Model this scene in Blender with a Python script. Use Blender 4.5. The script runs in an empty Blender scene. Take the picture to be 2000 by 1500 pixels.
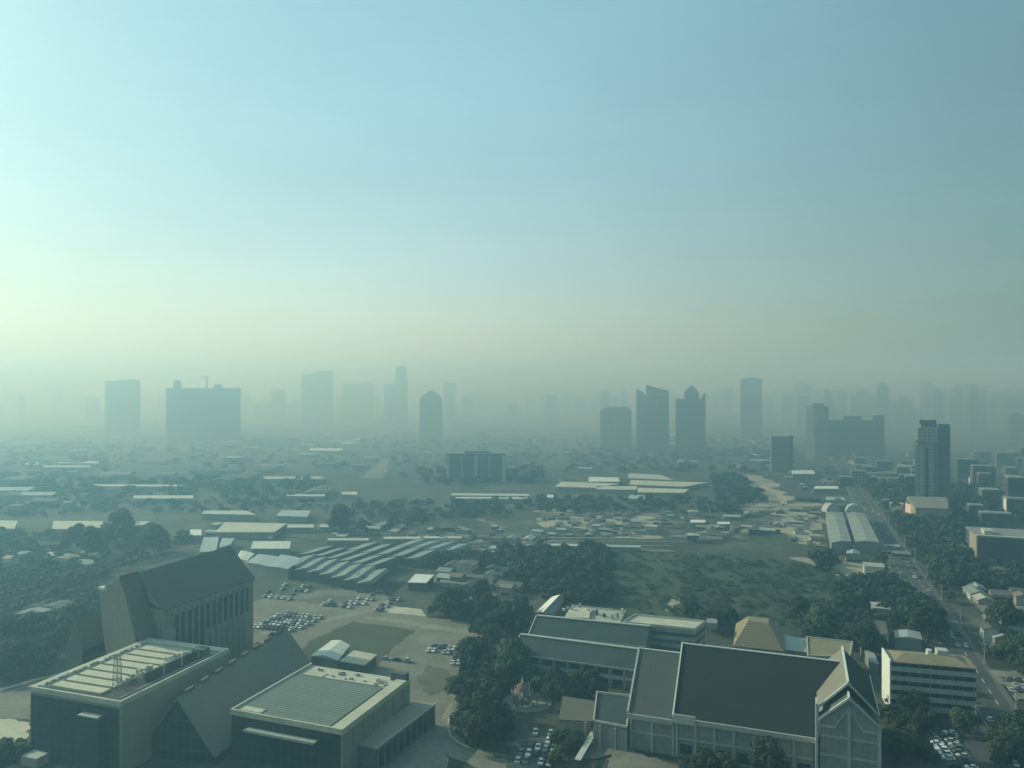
import bpy, math, random
import numpy as np
from math import radians, sin, cos, pi
from mathutils import Vector
R = random.Random(7)
sc = bpy.context.scene
COL = sc.collection
H, F = 130.0, 1500.0          # eye height in metres, survey scale of the reference grid

def at(px, py, z=0.0):        # where a sight line meets height z
    D = (H - z) * F / (py - 750.0)
    return ((px - 1000.0) * D / F, D)
def tall(ytop, D):            # height of something whose top is sighted at ytop from D metres
    return H - (ytop - 750.0) * D / F

# ------------------------------------------------------------------ materials
def nodes(name):
    m = bpy.data.materials.new(name); m.use_nodes = True
    nt = m.node_tree
    return m, nt, nt.nodes['Principled BSDF']
def N(nt, t, **k):
    n = nt.nodes.new(t)
    for a, b in k.items(): setattr(n, a, b)
    return n
def math_(nt, op, a, b=None):
    n = N(nt, 'ShaderNodeMath', operation=op)
    for i, v in enumerate((a, b)):
        if v is None: continue
        if isinstance(v, (int, float)): n.inputs[i].default_value = v
        else: nt.links.new(v, n.inputs[i])
    return n.outputs[0]
def mix(nt, fac, a, b):
    n = N(nt, 'ShaderNodeMix', data_type='RGBA')
    if isinstance(fac, (int, float)): n.inputs[0].default_value = fac
    else: nt.links.new(fac, n.inputs[0])
    for i, v in ((6, a), (7, b)):
        if isinstance(v, tuple): n.inputs[i].default_value = (*v, 1)
        else: nt.links.new(v, n.inputs[i])
    return n.outputs[2]
def noise(nt, scale, detail=4, vec=None, rough=.6):
    n = N(nt, 'ShaderNodeTexNoise'); n.inputs['Scale'].default_value = scale
    n.inputs['Detail'].default_value = detail; n.inputs['Roughness'].default_value = rough
    if vec is not None: nt.links.new(vec, n.inputs['Vector'])
    return n.outputs['Fac']
def ramp(nt, fac, stops):
    n = N(nt, 'ShaderNodeValToRGB'); cr = n.color_ramp
    while len(cr.elements) < len(stops): cr.elements.new(.5)
    for e, (p, c) in zip(cr.elements, stops): e.position = p; e.color = (*c, 1) if isinstance(c, tuple) else (c, c, c, 1)
    nt.links.new(fac, n.inputs[0]); return n.outputs[0]
def shade(c, k): return tuple(min(1, v * k) for v in c)

def surface(name, c, var=.35, scale=.15, rough=.85, streak=0, rnd=0, spec=.3):
    m, nt, b = nodes(name)
    geo = N(nt, 'ShaderNodeNewGeometry').outputs['Position']
    f = noise(nt, scale, 6, geo, .7)
    f2 = noise(nt, scale * 9, 3, geo)
    g = math_(nt, 'ADD', math_(nt, 'MULTIPLY', f, .65), math_(nt, 'MULTIPLY', f2, .35))
    col = ramp(nt, g, [(.32, shade(c, 1 - var)), (.68, shade(c, 1 + var))])
    if streak:
        s = N(nt, 'ShaderNodeSeparateXYZ'); nt.links.new(geo, s.inputs[0])
        cmb = N(nt, 'ShaderNodeCombineXYZ')
        nt.links.new(math_(nt, 'MULTIPLY', s.outputs[0], 1.3), cmb.inputs[0]); nt.links.new(math_(nt, 'MULTIPLY', s.outputs[1], 1.3), cmb.inputs[1]); nt.links.new(math_(nt, 'MULTIPLY', s.outputs[2], .06), cmb.inputs[2])
        sf = noise(nt, 1, 3, cmb.outputs[0])
        col = mix(nt, ramp(nt, sf, [(.45, 0.), (.75, streak)]), col, shade(c, .45))
    if rnd:
        oi = N(nt, 'ShaderNodeObjectInfo')
        hs = N(nt, 'ShaderNodeHueSaturation'); nt.links.new(col, hs.inputs['Color'])
        nt.links.new(math_(nt, 'ADD', math_(nt, 'MULTIPLY', oi.outputs['Random'], rnd), 1 - rnd / 2), hs.inputs['Value'])
        col = hs.outputs[0]
    nt.links.new(col, b.inputs['Base Color'])
    b.inputs['Roughness'].default_value = rough; b.inputs['Specular IOR Level'].default_value = spec
    bp = N(nt, 'ShaderNodeBump'); bp.inputs['Strength'].default_value = .3; bp.inputs['Distance'].default_value = .05
    nt.links.new(f2, bp.inputs['Height']); nt.links.new(bp.outputs[0], b.inputs['Normal'])
    return m
def ribbed(name, c, step=1.2, axis=0, dark=.6, rough=.6, patch=.25, duty=.2):
    m, nt, b = nodes(name)
    tc = N(nt, 'ShaderNodeTexCoord'); s = N(nt, 'ShaderNodeSeparateXYZ'); nt.links.new(tc.outputs['Object'], s.inputs[0])
    fr = math_(nt, 'FRACT', math_(nt, 'MULTIPLY', s.outputs[axis], 1 / step))
    ln = math_(nt, 'LESS_THAN', fr, duty)
    f = noise(nt, .12, 6, tc.outputs['Object'], .7)
    col = ramp(nt, f, [(.3, shade(c, 1 - patch)), (.7, shade(c, 1 + patch))])
    pn = N(nt, 'ShaderNodeTexWhiteNoise', noise_dimensions='1D')
    nt.links.new(math_(nt, 'FLOOR', math_(nt, 'MULTIPLY', s.outputs[axis], 1 / step)), pn.inputs['W'])
    col = mix(nt, math_(nt, 'MULTIPLY', pn.outputs[0], .3), col, shade(c, .6))
    col = mix(nt, ln, col, shade(c, dark))
    nt.links.new(col, b.inputs['Base Color']); b.inputs['Roughness'].default_value = rough; b.inputs['Specular IOR Level'].default_value = .3
    return m
def facade(name, wall, glass=(.045, .055, .06), fh=3.2, bw=3.0, fz=.5, fx=.6, rnd=.4):
    m, nt, b = nodes(name)
    tc = N(nt, 'ShaderNodeTexCoord'); s = N(nt, 'ShaderNodeSeparateXYZ'); nt.links.new(tc.outputs['Object'], s.inputs[0])
    u = math_(nt, 'MULTIPLY', math_(nt, 'ADD', s.outputs[0], s.outputs[1]), 1 / bw); v = math_(nt, 'MULTIPLY', s.outputs[2], 1 / fh)
    iu = math_(nt, 'LESS_THAN', math_(nt, 'FRACT', u), fx); iv = math_(nt, 'LESS_THAN', math_(nt, 'FRACT', v), fz)
    cmb = N(nt, 'ShaderNodeCombineXYZ'); nt.links.new(math_(nt, 'FLOOR', u), cmb.inputs[0]); nt.links.new(math_(nt, 'FLOOR', v), cmb.inputs[1])
    wn = N(nt, 'ShaderNodeTexWhiteNoise', noise_dimensions='3D'); nt.links.new(cmb.outputs[0], wn.inputs['Vector'])
    g = mix(nt, math_(nt, 'MULTIPLY', wn.outputs[0], rnd), glass, shade(wall, .7))
    f = noise(nt, .1, 4, tc.outputs['Object'])
    w = ramp(nt, f, [(.3, shade(wall, .75)), (.7, shade(wall, 1.2))])
    col = mix(nt, math_(nt, 'MULTIPLY', iu, iv), w, g)
    nt.links.new(col, b.inputs['Base Color']); b.inputs['Roughness'].default_value = .6; b.inputs['Specular IOR Level'].default_value = .3
    return m
def glassy(name, c, step=3.0, fh=3.4):
    m, nt, b = nodes(name)
    tc = N(nt, 'ShaderNodeTexCoord'); s = N(nt, 'ShaderNodeSeparateXYZ'); nt.links.new(tc.outputs['Object'], s.inputs[0])
    u = math_(nt, 'MULTIPLY', math_(nt, 'ADD', s.outputs[0], s.outputs[1]), 1 / step); v = math_(nt, 'MULTIPLY', s.outputs[2], 1 / fh)
    ln = math_(nt, 'MAXIMUM', math_(nt, 'LESS_THAN', math_(nt, 'FRACT', u), .07), math_(nt, 'LESS_THAN', math_(nt, 'FRACT', v), .06))
    cmb = N(nt, 'ShaderNodeCombineXYZ'); nt.links.new(math_(nt, 'FLOOR', u), cmb.inputs[0]); nt.links.new(math_(nt, 'FLOOR', v), cmb.inputs[1])
    wn = N(nt, 'ShaderNodeTexWhiteNoise', noise_dimensions='3D'); nt.links.new(cmb.outputs[0], wn.inputs['Vector'])
    g = mix(nt, math_(nt, 'MULTIPLY', wn.outputs[0], .6), c, shade(c, 1.9))
    nt.links.new(mix(nt, ln, g, shade(c, 2.6)), b.inputs['Base Color'])
    b.inputs['Roughness'].default_value = .3; b.inputs['Specular IOR Level'].default_value = .15
    return m
def leafy(name, c):
    m, nt, b = nodes(name)
    geo = N(nt, 'ShaderNodeNewGeometry'); oi = N(nt, 'ShaderNodeObjectInfo')
    f = noise(nt, .55, 3, geo.outputs['Position']); f2 = noise(nt, .05, 2, geo.outputs['Position'])
    g = math_(nt, 'ADD', math_(nt, 'MULTIPLY', f, .5), math_(nt, 'MULTIPLY', f2, .5))
    col = ramp(nt, g, [(.3, shade(c, .45)), (.5, c), (.72, (c[0] * 2.1, c[1] * 1.7, c[2] * 1.1))])
    hs = N(nt, 'ShaderNodeHueSaturation'); nt.links.new(col, hs.inputs['Color'])
    nt.links.new(math_(nt, 'ADD', math_(nt, 'MULTIPLY', oi.outputs['Random'], .8), .55), hs.inputs['Value'])
    nt.links.new(math_(nt, 'ADD', math_(nt, 'MULTIPLY', math_(nt, 'FRACT', math_(nt, 'MULTIPLY', oi.outputs['Random'], 7.3)), .05), .475), hs.inputs['Hue'])
    nt.links.new(hs.outputs[0], b.inputs['Base Color']); b.inputs['Roughness'].default_value = .8; b.inputs['Specular IOR Level'].default_value = .2
    return m

M = {
 'cream': surface('cream_concrete', (.44, .425, .34), .25, .12), 'roofpanel': surface('roof_panel', (.47, .44, .33), .25, .2),
 'gap': surface('dark_gap', (.05, .05, .04)), 'beige': surface('beige_render', (.27, .245, .19), .12, .08, streak=.35),
 'white': surface('white_paint', (.60, .61, .57), .12, .3), 'pale': surface('pale_concrete', (.42, .43, .38), .2, .2, streak=.3),
 'grey': surface('grey_concrete', (.22, .23, .21), .25, .15, streak=.4), 'dgrey': surface('dark_concrete', (.10, .105, .10), .3, .15, streak=.4),
 'trim': surface('pale_trim', (.41, .415, .37), .15, .4), 'trimdim': surface('dim_trim', (.33, .34, .31), .2, .4),
 'glass': glassy('dark_curtain_glass', (.014, .028, .034)), 'glass2': glassy('teal_glass', (.012, .036, .036), 2.2, 3.0),
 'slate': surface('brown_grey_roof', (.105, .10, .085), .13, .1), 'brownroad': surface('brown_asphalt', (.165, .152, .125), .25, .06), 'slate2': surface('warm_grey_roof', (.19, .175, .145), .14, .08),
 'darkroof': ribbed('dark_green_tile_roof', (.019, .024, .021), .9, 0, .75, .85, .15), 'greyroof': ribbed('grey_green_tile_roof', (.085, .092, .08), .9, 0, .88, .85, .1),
 'greenroof': ribbed('dull_green_roof', (.034, .05, .05), 1.0, 0, .75, .7, .2), 'rib': ribbed('ribbed_metal_roof', (.16, .19, .16), 1.55, 1, .35, .5, .12, .32),
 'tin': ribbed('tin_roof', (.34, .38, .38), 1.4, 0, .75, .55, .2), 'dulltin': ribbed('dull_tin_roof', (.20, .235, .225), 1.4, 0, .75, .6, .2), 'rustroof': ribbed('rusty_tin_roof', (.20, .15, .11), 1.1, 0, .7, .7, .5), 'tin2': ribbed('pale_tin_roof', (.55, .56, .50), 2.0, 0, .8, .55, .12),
 'orange': surface('tan_roof', (.22, .185, .12), .2, .15), 'louvre': ribbed('louvred_roof', (.19, .165, .115), 1.3, 1, .35, .7, .1, .4),
 'asphalt': surface('asphalt', (.06, .063, .06), .3, .07, .9), 'lot': surface('dusty_concrete', (.165, .158, .128), .42, .05, .9), 'track': surface('worn_track', (.22, .21, .17), .3, .08, .9), 'stain': surface('damp_ground', (.10, .10, .085), .4, .08, .9),
 'lawn': surface('dry_lawn', (.055, .065, .042), .3, .05, .95), 'field': surface('grass_field', (.040, .056, .028), .6, .02, .95),
 'scrub': surface('scrub_ground', (.036, .050, .027), .5, .03, .95), 'sand': surface('sandy_soil', (.30, .27, .20), .3, .03, .95), 'pad': surface('pale_slab', (.42, .40, .31), .2, .1),
 'rust': surface('red_brown_metal', (.15, .095, .09), .3, .5), 'steel': surface('painted_steel', (.30, .31, .30), .2, .5),
 'line': surface('road_paint', (.6, .6, .55), .15, .5), 'kerb': surface('kerb_stone', (.10, .10, .09), .2, .3), 'pink': surface('pink_render', (.62, .45, .38), .12, .3),
 'bark': surface('bark', (.07, .055, .04), .3, 1.), 'leaf': leafy('leaves', (.030, .052, .022)), 'leaf2': leafy('olive_leaves', (.045, .060, .024)), 'leaf3': leafy('deep_leaves', (.020, .038, .022)),
 'wood': leafy('woodland_leaves', (.028, .045, .022)),
 'fA': facade('tower_facade', (.12, .13, .125)), 'fB': facade('pale_tower_facade', (.20, .21, .20), fh=3.4, bw=4.2), 'fC': facade('dark_tower_facade', (.07, .078, .078), fh=3.6, bw=2.4, fx=.75),
 'fD': facade('banded_facade', (.30, .31, .29), fh=3.5, bw=900, fx=1.1, fz=.45), 'fE': facade('house_facade', (.30, .30, .27), fh=3.1, bw=3.4, fz=.4, fx=.4),
 'tyre': surface('tyre_rubber', (.02, .02, .02)), 'carglass': glassy('car_glass', (.012, .016, .018), 40, 40),
}
CARS = [surface('car_paint_%s' % n, c, .04, 3, .35, spec=.5) for n, c in (('white', (.75, .75, .72)), ('silver', (.42, .43, .43)), ('black', (.02, .02, .022)), ('grey', (.14, .145, .15)), ('red', (.26, .04, .03)), ('blue', (.04, .07, .16)))]

# ------------------------------------------------------------------ mesh helpers
class MB:
    def __init__(s): s.v = []; s.f = []
    def add(s, vs, fs):
        o = len(s.v); s.v += [tuple(p) for p in vs]; s.f += [tuple(i + o for i in f) for f in fs]; return s
    def box(s, x0, x1, y0, y1, z0, z1):
        return s.add([(x0,y0,z0),(x1,y0,z0),(x1,y1,z0),(x0,y1,z0),(x0,y0,z1),(x1,y0,z1),(x1,y1,z1),(x0,y1,z1)],
              [(0,3,2,1),(4,5,6,7),(0,1,5,4),(1,2,6,5),(2,3,7,6),(3,0,4,7)])
    def prism(s, pts, z0, z1):
        n = len(pts); vs = [(p[0], p[1], z0) for p in pts] + [(p[0], p[1], z1) for p in pts]
        return s.add(vs, [tuple(range(n))[::-1], tuple(range(n, 2 * n))] + [(i, (i + 1) % n, n + (i + 1) % n, n + i) for i in range(n)])
    def loft(s, a, b):     # two rings of equal length, capped
        n = len(a); return s.add(list(a) + list(b), [tuple(range(n))[::-1], tuple(range(n, 2 * n))] + [(i, (i + 1) % n, n + (i + 1) % n, n + i) for i in range(n)])
    def bar(s, p, q, r=.1, n=4):
        p, q = Vector(p), Vector(q); d = (q - p); t = d.normalized()
        a = t.cross(Vector((0, 0, 1)) if abs(t.z) < .9 else Vector((1, 0, 0))).normalized(); b = t.cross(a)
        ring = lambda c, rr: [c + (a * cos(2 * pi * k / n + pi / 4) + b * sin(2 * pi * k / n + pi / 4)) * rr for k in range(n)]
        return s.loft(ring(p, r), ring(q, r))
    def cyl(s, x, y, z0, z1, r0, r1=None, n=12):
        r1 = r0 if r1 is None else r1
        c = lambda z, r: [(x + r * cos(2 * pi * k / n), y + r * sin(2 * pi * k / n), z) for k in range(n)]
        return s.loft(c(z0, r0), c(z1, r1))
    def slab(s, pts, t):   # thick sheet over a 3-D quad
        return s.loft([(p[0], p[1], p[2] - t) for p in pts], pts)
    def mesh(s, name, mat):
        me = bpy.data.meshes.new(name); me.from_pydata(s.v, [], s.f); me.materials.append(mat); me.update(); return me
def obj(name, mb, mat, parent=None, label=None):
    me = mb.mesh(name, M[mat] if isinstance(mat, str) else mat) if isinstance(mb, MB) else mb
    o = bpy.data.objects.new(name, me); COL.objects.link(o); o.parent = parent
    if label: o['label'] = label
    return o
def thing(name, label, cat, x=0, y=0, rot=0, group=None):
    o = bpy.data.objects.new(name, None); COL.objects.link(o); o.location = (x, y, 0); o.rotation_euler = (0, 0, rot)
    o.empty_display_size = 1; o['label'] = label; o['category'] = cat
    if group: o['group'] = group
    return o
def local(root, x, y):
    a = root.rotation_euler.z; dx, dy = x - root.location.x, y - root.location.y
    return (dx * cos(a) + dy * sin(a), -dx * sin(a) + dy * cos(a))
def copy_thing(root, x, y, rot, s=1., label=None, group=None, mats=None, z=0, link=None):
    r = root.copy(); COL.objects.link(r); r.location = (x, y, z); r.rotation_euler = (0, 0, rot); r.scale = (s, s, s) if not isinstance(s, tuple) else s
    if label: r['label'] = label
    if group: r['group'] = group
    for ch in root.children:
        c = ch.copy(); COL.objects.link(c); c.parent = r
        if mats and ch.name.split('.')[0] in mats:
            c.material_slots[0].link = 'OBJECT'; c.material_slots[0].material = mats[ch.name.split('.')[0]]
        for g in ch.children:
            d = g.copy(); COL.objects.link(d); d.parent = c
    return r

# ------------------------------------------------------------------ camera, sun, sky, haze
cam = bpy.data.cameras.new('camera'); co = bpy.data.objects.new('camera', cam); COL.objects.link(co)
co.location = (0, 0, H); co.rotation_euler = (radians(90), 0, 0)
cam.sensor_width = 36; cam.lens = 27; cam.clip_start = 1; cam.clip_end = 90000; sc.camera = co
AZ, EL = radians(-66), radians(27)
sd = Vector((sin(AZ) * cos(EL), cos(AZ) * cos(EL), sin(EL)))
L = bpy.data.lights.new('sun', 'SUN'); lo = bpy.data.objects.new('sun', L); COL.objects.link(lo)
L.energy = 4.0; L.angle = radians(.5); L.color = (.95, 1, .76)
lo.rotation_euler = sd.to_track_quat('Z', 'Y').to_euler()
w = bpy.data.worlds.new('World'); sc.world = w; w.use_nodes = True; nt = w.node_tree
sky = N(nt, 'ShaderNodeTexSky'); sky.sky_type = 'NISHITA'; sky.sun_disc = False
sky.sun_elevation = EL; sky.sun_rotation = AZ; sky.dust_density = 3; sky.air_density = 1
mx = N(nt, 'ShaderNodeMix', data_type='RGBA', blend_type='MULTIPLY'); mx.inputs[0].default_value = 1
mx.inputs[7].default_value = (.95, 1.44, 1.33, 1)          # the greenish cast of the hazy air
gm = N(nt, 'ShaderNodeGamma'); gm.inputs[1].default_value = .62; nt.links.new(sky.outputs[0], gm.inputs[0])
nt.links.new(gm.outputs[0], mx.inputs[6]); 
tcw = N(nt, 'ShaderNodeTexCoord'); dp_ = N(nt, 'ShaderNodeVectorMath', operation='DOT_PRODUCT'); nt.links.new(tcw.outputs['Generated'], dp_.inputs[0]); dp_.inputs[1].default_value = tuple(sd)
mr = N(nt, 'ShaderNodeMapRange', interpolation_type='SMOOTHSTEP'); nt.links.new(dp_.outputs['Value'], mr.inputs[0]); mr.inputs[1].default_value = -.3; mr.inputs[2].default_value = .62
ad = N(nt, 'ShaderNodeMix', data_type='RGBA', blend_type='ADD'); nt.links.new(mr.outputs[0], ad.inputs[0]); nt.links.new(mx.outputs[2], ad.inputs[6]); ad.inputs[7].default_value = (1.1, 2.1, 2.6, 1)   # wide bright aureole round the veiled sun
sz = N(nt, 'ShaderNodeSeparateXYZ'); nt.links.new(tcw.outputs['Generated'], sz.inputs[0])
hz_f = math_(nt, 'MULTIPLY', math_(nt, 'POWER', math_(nt, 'SUBTRACT', 1, math_(nt, 'ABSOLUTE', sz.outputs[2])), 6.5), mr.outputs[0])
ah = N(nt, 'ShaderNodeMix', data_type='RGBA', blend_type='ADD'); nt.links.new(hz_f, ah.inputs[0]); nt.links.new(ad.outputs[2], ah.inputs[6]); ah.inputs[7].default_value = (2.9, 1.5, .7, 1)   # cream band of smog low over the horizon
cr_ = N(nt, 'ShaderNodeMix', data_type='RGBA', blend_type='MULTIPLY'); nt.links.new(math_(nt, 'POWER', math_(nt, 'SUBTRACT', 1, math_(nt, 'ABSOLUTE', sz.outputs[2])), 4), cr_.inputs[0])
nt.links.new(ah.outputs[2], cr_.inputs[6]); cr_.inputs[7].default_value = (1.0, .93, .87, 1)
mp_ = N(nt, 'ShaderNodeMapping'); mp_.inputs['Scale'].default_value = (1.5, 1.5, 7); nt.links.new(tcw.outputs['Generated'], mp_.inputs[0])
wv_ = ramp(nt, noise(nt, 1.2, 5, mp_.outputs[0], .6), [(.3, .955), (.7, 1.03)])      # uneven smog layers
cl_ = N(nt, 'ShaderNodeMix', data_type='RGBA', blend_type='MULTIPLY'); cl_.inputs[0].default_value = 1; nt.links.new(cr_.outputs[2], cl_.inputs[6]); nt.links.new(wv_, cl_.inputs[7])
nt.links.new(cl_.outputs[2], nt.nodes['Background'].inputs[0])
nt.nodes['Background'].inputs[1].default_value = .123
hm = bpy.data.materials.new('haze'); hm.use_nodes = True; t = hm.node_tree; t.nodes.clear()
ho = N(t, 'ShaderNodeOutputMaterial'); hs_ = N(t, 'ShaderNodeVolumeScatter')
hs_.inputs['Color'].default_value = (.37, .74, 1.0, 1); hs_.inputs['Density'].default_value = .0006; hs_.inputs['Anisotropy'].default_value = .40
ha_ = N(t, 'ShaderNodeVolumeAbsorption'); ha_.inputs['Color'].default_value = (0, .8, .75, 1); ha_.inputs['Density'].default_value = .00006
hd_ = N(t, 'ShaderNodeAddShader'); t.links.new(hs_.outputs[0], hd_.inputs[0]); t.links.new(ha_.outputs[0], hd_.inputs[1])
t.links.new(hd_.outputs[0], ho.inputs['Volume'])
hz = obj('haze', MB().box(-34000, 34000, -34000, 34000, -60, 205), hm); hz['kind'] = 'structure'
hm2 = hm.copy(); hm2.name = 'smog'
for n_ in hm2.node_tree.nodes:
    if n_.type == 'VOLUME_SCATTER': n_.inputs['Density'].default_value = .00045; n_.inputs['Color'].default_value = (.66, .86, .88, 1); n_.inputs['Anisotropy'].default_value = .25
    if n_.type == 'VOLUME_ABSORPTION': n_.inputs['Density'].default_value = .00003
hz2 = obj('haze', MB().box(-33000, 33000, 1000, 33000, -50, 165), hm2); hz2['kind'] = 'structure'
hz3 = obj('haze', MB().box(-32900, 32900, 1100, 32900, -45, 250), hm2); hz3['kind'] = 'structure'    # the thicker bank of smog over the far city
sc.view_settings.view_transform = 'Standard'; sc.view_settings.look = 'None'; sc.view_settings.exposure = 0
sc.cycles.volume_bounces = 0; sc.cycles.max_bounces = 5; sc.cycles.diffuse_bounces = 2

# ------------------------------------------------------------------ ground
def struct(name, mb, mat):
    o = obj(name, mb, mat); o['kind'] = 'structure'; return o
m, nt, b = nodes('city_ground')
geo = N(nt, 'ShaderNodeNewGeometry').outputs['Position']
a1 = noise(nt, .004, 8, geo, .65); a2 = noise(nt, .03, 6, geo, .7); a3 = noise(nt, .25, 4, geo, .7)
g1 = ramp(nt, a1, [(.36, (.026, .036, .022)), (.5, (.045, .052, .034)), (.62, (.07, .07, .055)), (.75, (.10, .10, .08))])
a4 = noise(nt, .011, 7, geo, .75)
g1 = mix(nt, ramp(nt, a4, [(.42, 0.), (.6, .75)]), g1, (.13, .13, .105))
g2 = ramp(nt, a2, [(.35, (.018, .028, .017)), (.5, (.05, .055, .038)), (.6, (.11, .11, .085)), (.7, (.22, .21, .16))])
g = mix(nt, .5, g1, g2); g = mix(nt, ramp(nt, a3, [(.35, .55), (.6, 0.)]), g, (.02, .028, .018))
nt.links.new(g, b.inputs['Base Color']); b.inputs['Roughness'].default_value = .95; b.inputs['Specular IOR Level'].default_value = .2
struct('ground', MB().add([(-33000, -2000, 0), (33000, -2000, 0), (33000, 33000, 0), (-33000, 33000, 0)], [(0, 1, 2, 3)]), m)
def rough_poly(pts, amp, n=7):
    out = []
    for i, p in enumerate(pts):
        q = pts[(i + 1) % len(pts)]; d = math.hypot(q[0] - p[0], q[1] - p[1])
        out.append(p)
        for k in range(1, n):
            t_ = k / n; a_ = min(amp, d * .1)
            out.append((p[0] + (q[0] - p[0]) * t_ + R.uniform(-a_, a_), p[1] + (q[1] - p[1]) * t_ + R.uniform(-a_, a_)))
    return out
LAYER = [.04]
def patch(name, pxs, mat, amp=1.5):
    z = LAYER[0]; LAYER[0] += .0025 if name == 'bare_ground' else .005
    pts = rough_poly([at(*p) for p in pxs], amp)
    from mathutils.geometry import tessellate_polygon
    tr = tessellate_polygon([[Vector((p[0], p[1], 0)) for p in pts]])
    fs = []
    for tri in tr:
        a_, b_, c_ = [pts[i] for i in tri]
        fs.append(tuple(tri) if (b_[0]-a_[0])*(c_[1]-a_[1]) - (b_[1]-a_[1])*(c_[0]-a_[0]) > 0 else tuple(tri)[::-1])
    return struct(name, MB().add([(p[0], p[1], z) for p in pts], fs), mat)
patch('parking_lot', [(440,1290),(470,1185),(500,1168),(560,1160),(640,1150),(740,1150),(765,1182),(835,1206),(905,1214),(938,1228),(934,1290),(908,1330),(898,1362),(884,1405),(878,1450),(840,1600),(560,1600),(560,1440)], 'lot', 2)
patch('yard', [(470,1145),(560,1128),(680,1140),(745,1150),(640,1152),(560,1162),(480,1176)], 'lawn', 2)
patch('driveway', [(898,1362),(884,1405),(892,1435),(925,1462),(990,1484),(1060,1500),(1060,1530),(960,1512),(880,1480),(850,1440),(850,1375)], 'lot', 1)
patch('lawn', [(690,1213),(812,1231),(765,1268),(740,1300),(560,1290),(604,1252)], 'lawn', 1.)
patch('access_road', [(486,1247),(560,1229),(640,1212),(690,1208),(604,1252),(556,1300),(420,1440),(380,1400)], 'brownroad', 1.)
patch('worn_track', [(500,1240),(560,1226),(640,1206),(690,1196),(740,1190),(690,1204),(600,1222),(540,1236)], 'track', 1.5)
patch('worn_track', [(690,1206),(760,1205),(840,1220),(930,1232),(930,1240),(840,1229),(760,1213)], 'track', 1.5)
patch('worn_track', [(905,1300),(925,1300),(905,1335),(893,1365),(878,1410),(864,1405),(880,1360),(892,1330)], 'track', 1.)
patch('damp_ground', [(560,1172),(640,1162),(700,1166),(690,1176),(620,1180)], 'stain', 3)
patch('damp_ground', [(830,1300),(880,1310),(868,1345),(840,1360),(815,1335)], 'stain', 3)
patch('slab_pavement', [(750,1183),(822,1190),(832,1204),(744,1195)], 'pad', .6)
patch('slab_pavement', [(805,1130),(880,1128),(1000,1138),(1000,1146),(860,1140)], 'lot', 1.5)
patch('courtyard', [(-60,1405),(18,1403),(58,1414),(56,1436),(44,1452),(12,1462),(-60,1440)], 'pad', 1)
patch('courtyard', [(-300,1350),(-40,1352),(60,1330),(160,1312),(140,1340),(62,1352),(60,1405),(-300,1402)], 'lot', 1)
patch('field', [(1190,1085),(1260,1078),(1360,1082),(1450,1092),(1440,1160),(1350,1210),(1220,1200),(1180,1150)], 'field', 5)
patch('scrubland', [(1345,1080),(1540,1094),(1640,1120),(1745,1140),(1830,1200),(1740,1245),(1430,1245),(1340,1215),(1330,1150)], 'scrub', 4)
patch('path', [(1312,1170),(1330,1160),(1328,1175),(1306,1194),(1298,1194)], 'sand', 1)
patch('sandy_ground', [(1530,1086),(1640,1097),(1735,1103),(1752,1140),(1690,1130),(1640,1125),(1600,1108)], 'sand', 3)
patch('sandy_ground', [(1450,925),(1490,930),(1530,960),(1550,990),(1500,985),(1470,950)], 'sand', 12)
patch('sandy_ground', [(1500,1000),(1560,995),(1600,1010),(1598,1065),(1560,1062),(1510,1030)], 'sand', 8)
patch('sandy_ground', [(1050,1012),(1180,1008),(1290,1018),(1270,1038),(1160,1034),(1060,1030)], 'sand', 8)
for (x0, x1, y0, y1, n_) in ((1050, 1600, 992, 1050, 46), (850, 1150, 1040, 1082, 14), (640, 900, 1040, 1060, 10), (1440, 1620, 930, 1000, 14), (850, 1000, 1090, 1165, 8)):
    for k in range(n_):
        px, py = R.uniform(x0, x1), R.uniform(y0, y1); w_, h_ = R.uniform(10, 50), R.uniform(1.5, 5)
        patch('bare_ground', [(px - w_, py + h_ * .2), (px - w_ * .3, py - h_), (px + w_ * .8, py - h_ * .6), (px + w_, py + h_ * .4), (px + w_ * .2, py + h_)], R.choice(['sand', 'track', 'stain', 'dgrey', 'lawn', 'lot']), 9)
for k in range(22):
    y_ = 1044 + k * 1.7; x0_ = R.uniform(760, 1250); x1_ = x0_ + R.uniform(120, 380)
    patch('rail_track', [(x0_, y_), (x1_, y_ + 2), (x1_, y_ + 3), (x0_, y_ + .9)], ('stain', 'dgrey', 'track', 'sand', 'scrub')[k % 5], .6)
patch('dirt_road', [(700,935),(752,897),(764,897),(750,935)], 'lot', 5)
patch('dirt_road', [(930,1008),(985,1032),(978,1036),(920,1010)], 'lot', 3)
patch('bare_ground', [(400,1030),(640,1028),(800,1045),(760,1056),(420,1050)], 'lawn', 8)
patch('terrace', [(1195,1466),(1240,1472),(1330,1500),(1330,1560),(1180,1560),(1190,1490)], 'lot', 1)
patch('terrace', [(1098,1425),(1240,1440),(1240,1470),(1110,1490),(1060,1450)], 'lot', 1)
patch('car_park', [(1010,1432),(1080,1432),(1095,1460),(1060,1500),(990,1510)], 'asphalt', 1)
patch('car_park', [(1735,1400),(1910,1412),(1960,1520),(1780,1560),(1720,1480)], 'asphalt', 2)
patch('car_park', [(1930,1310),(2060,1320),(2100,1380),(1985,1370)], 'lot', 2)
patch('grey_yard', [(1880,1160),(2100,1180),(2100,1240),(1960,1230)], 'lot', 3)
# the long straight avenue on the right, along the street grid
TH = radians(-18.8); U = (cos(TH), sin(TH)); V = (-sin(TH), cos(TH))
rp0 = at(1930, 1380); 
def along(p, u, v): return (p[0] + U[0] * u + V[0] * v, p[1] + U[1] * u + V[1] * v)
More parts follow.
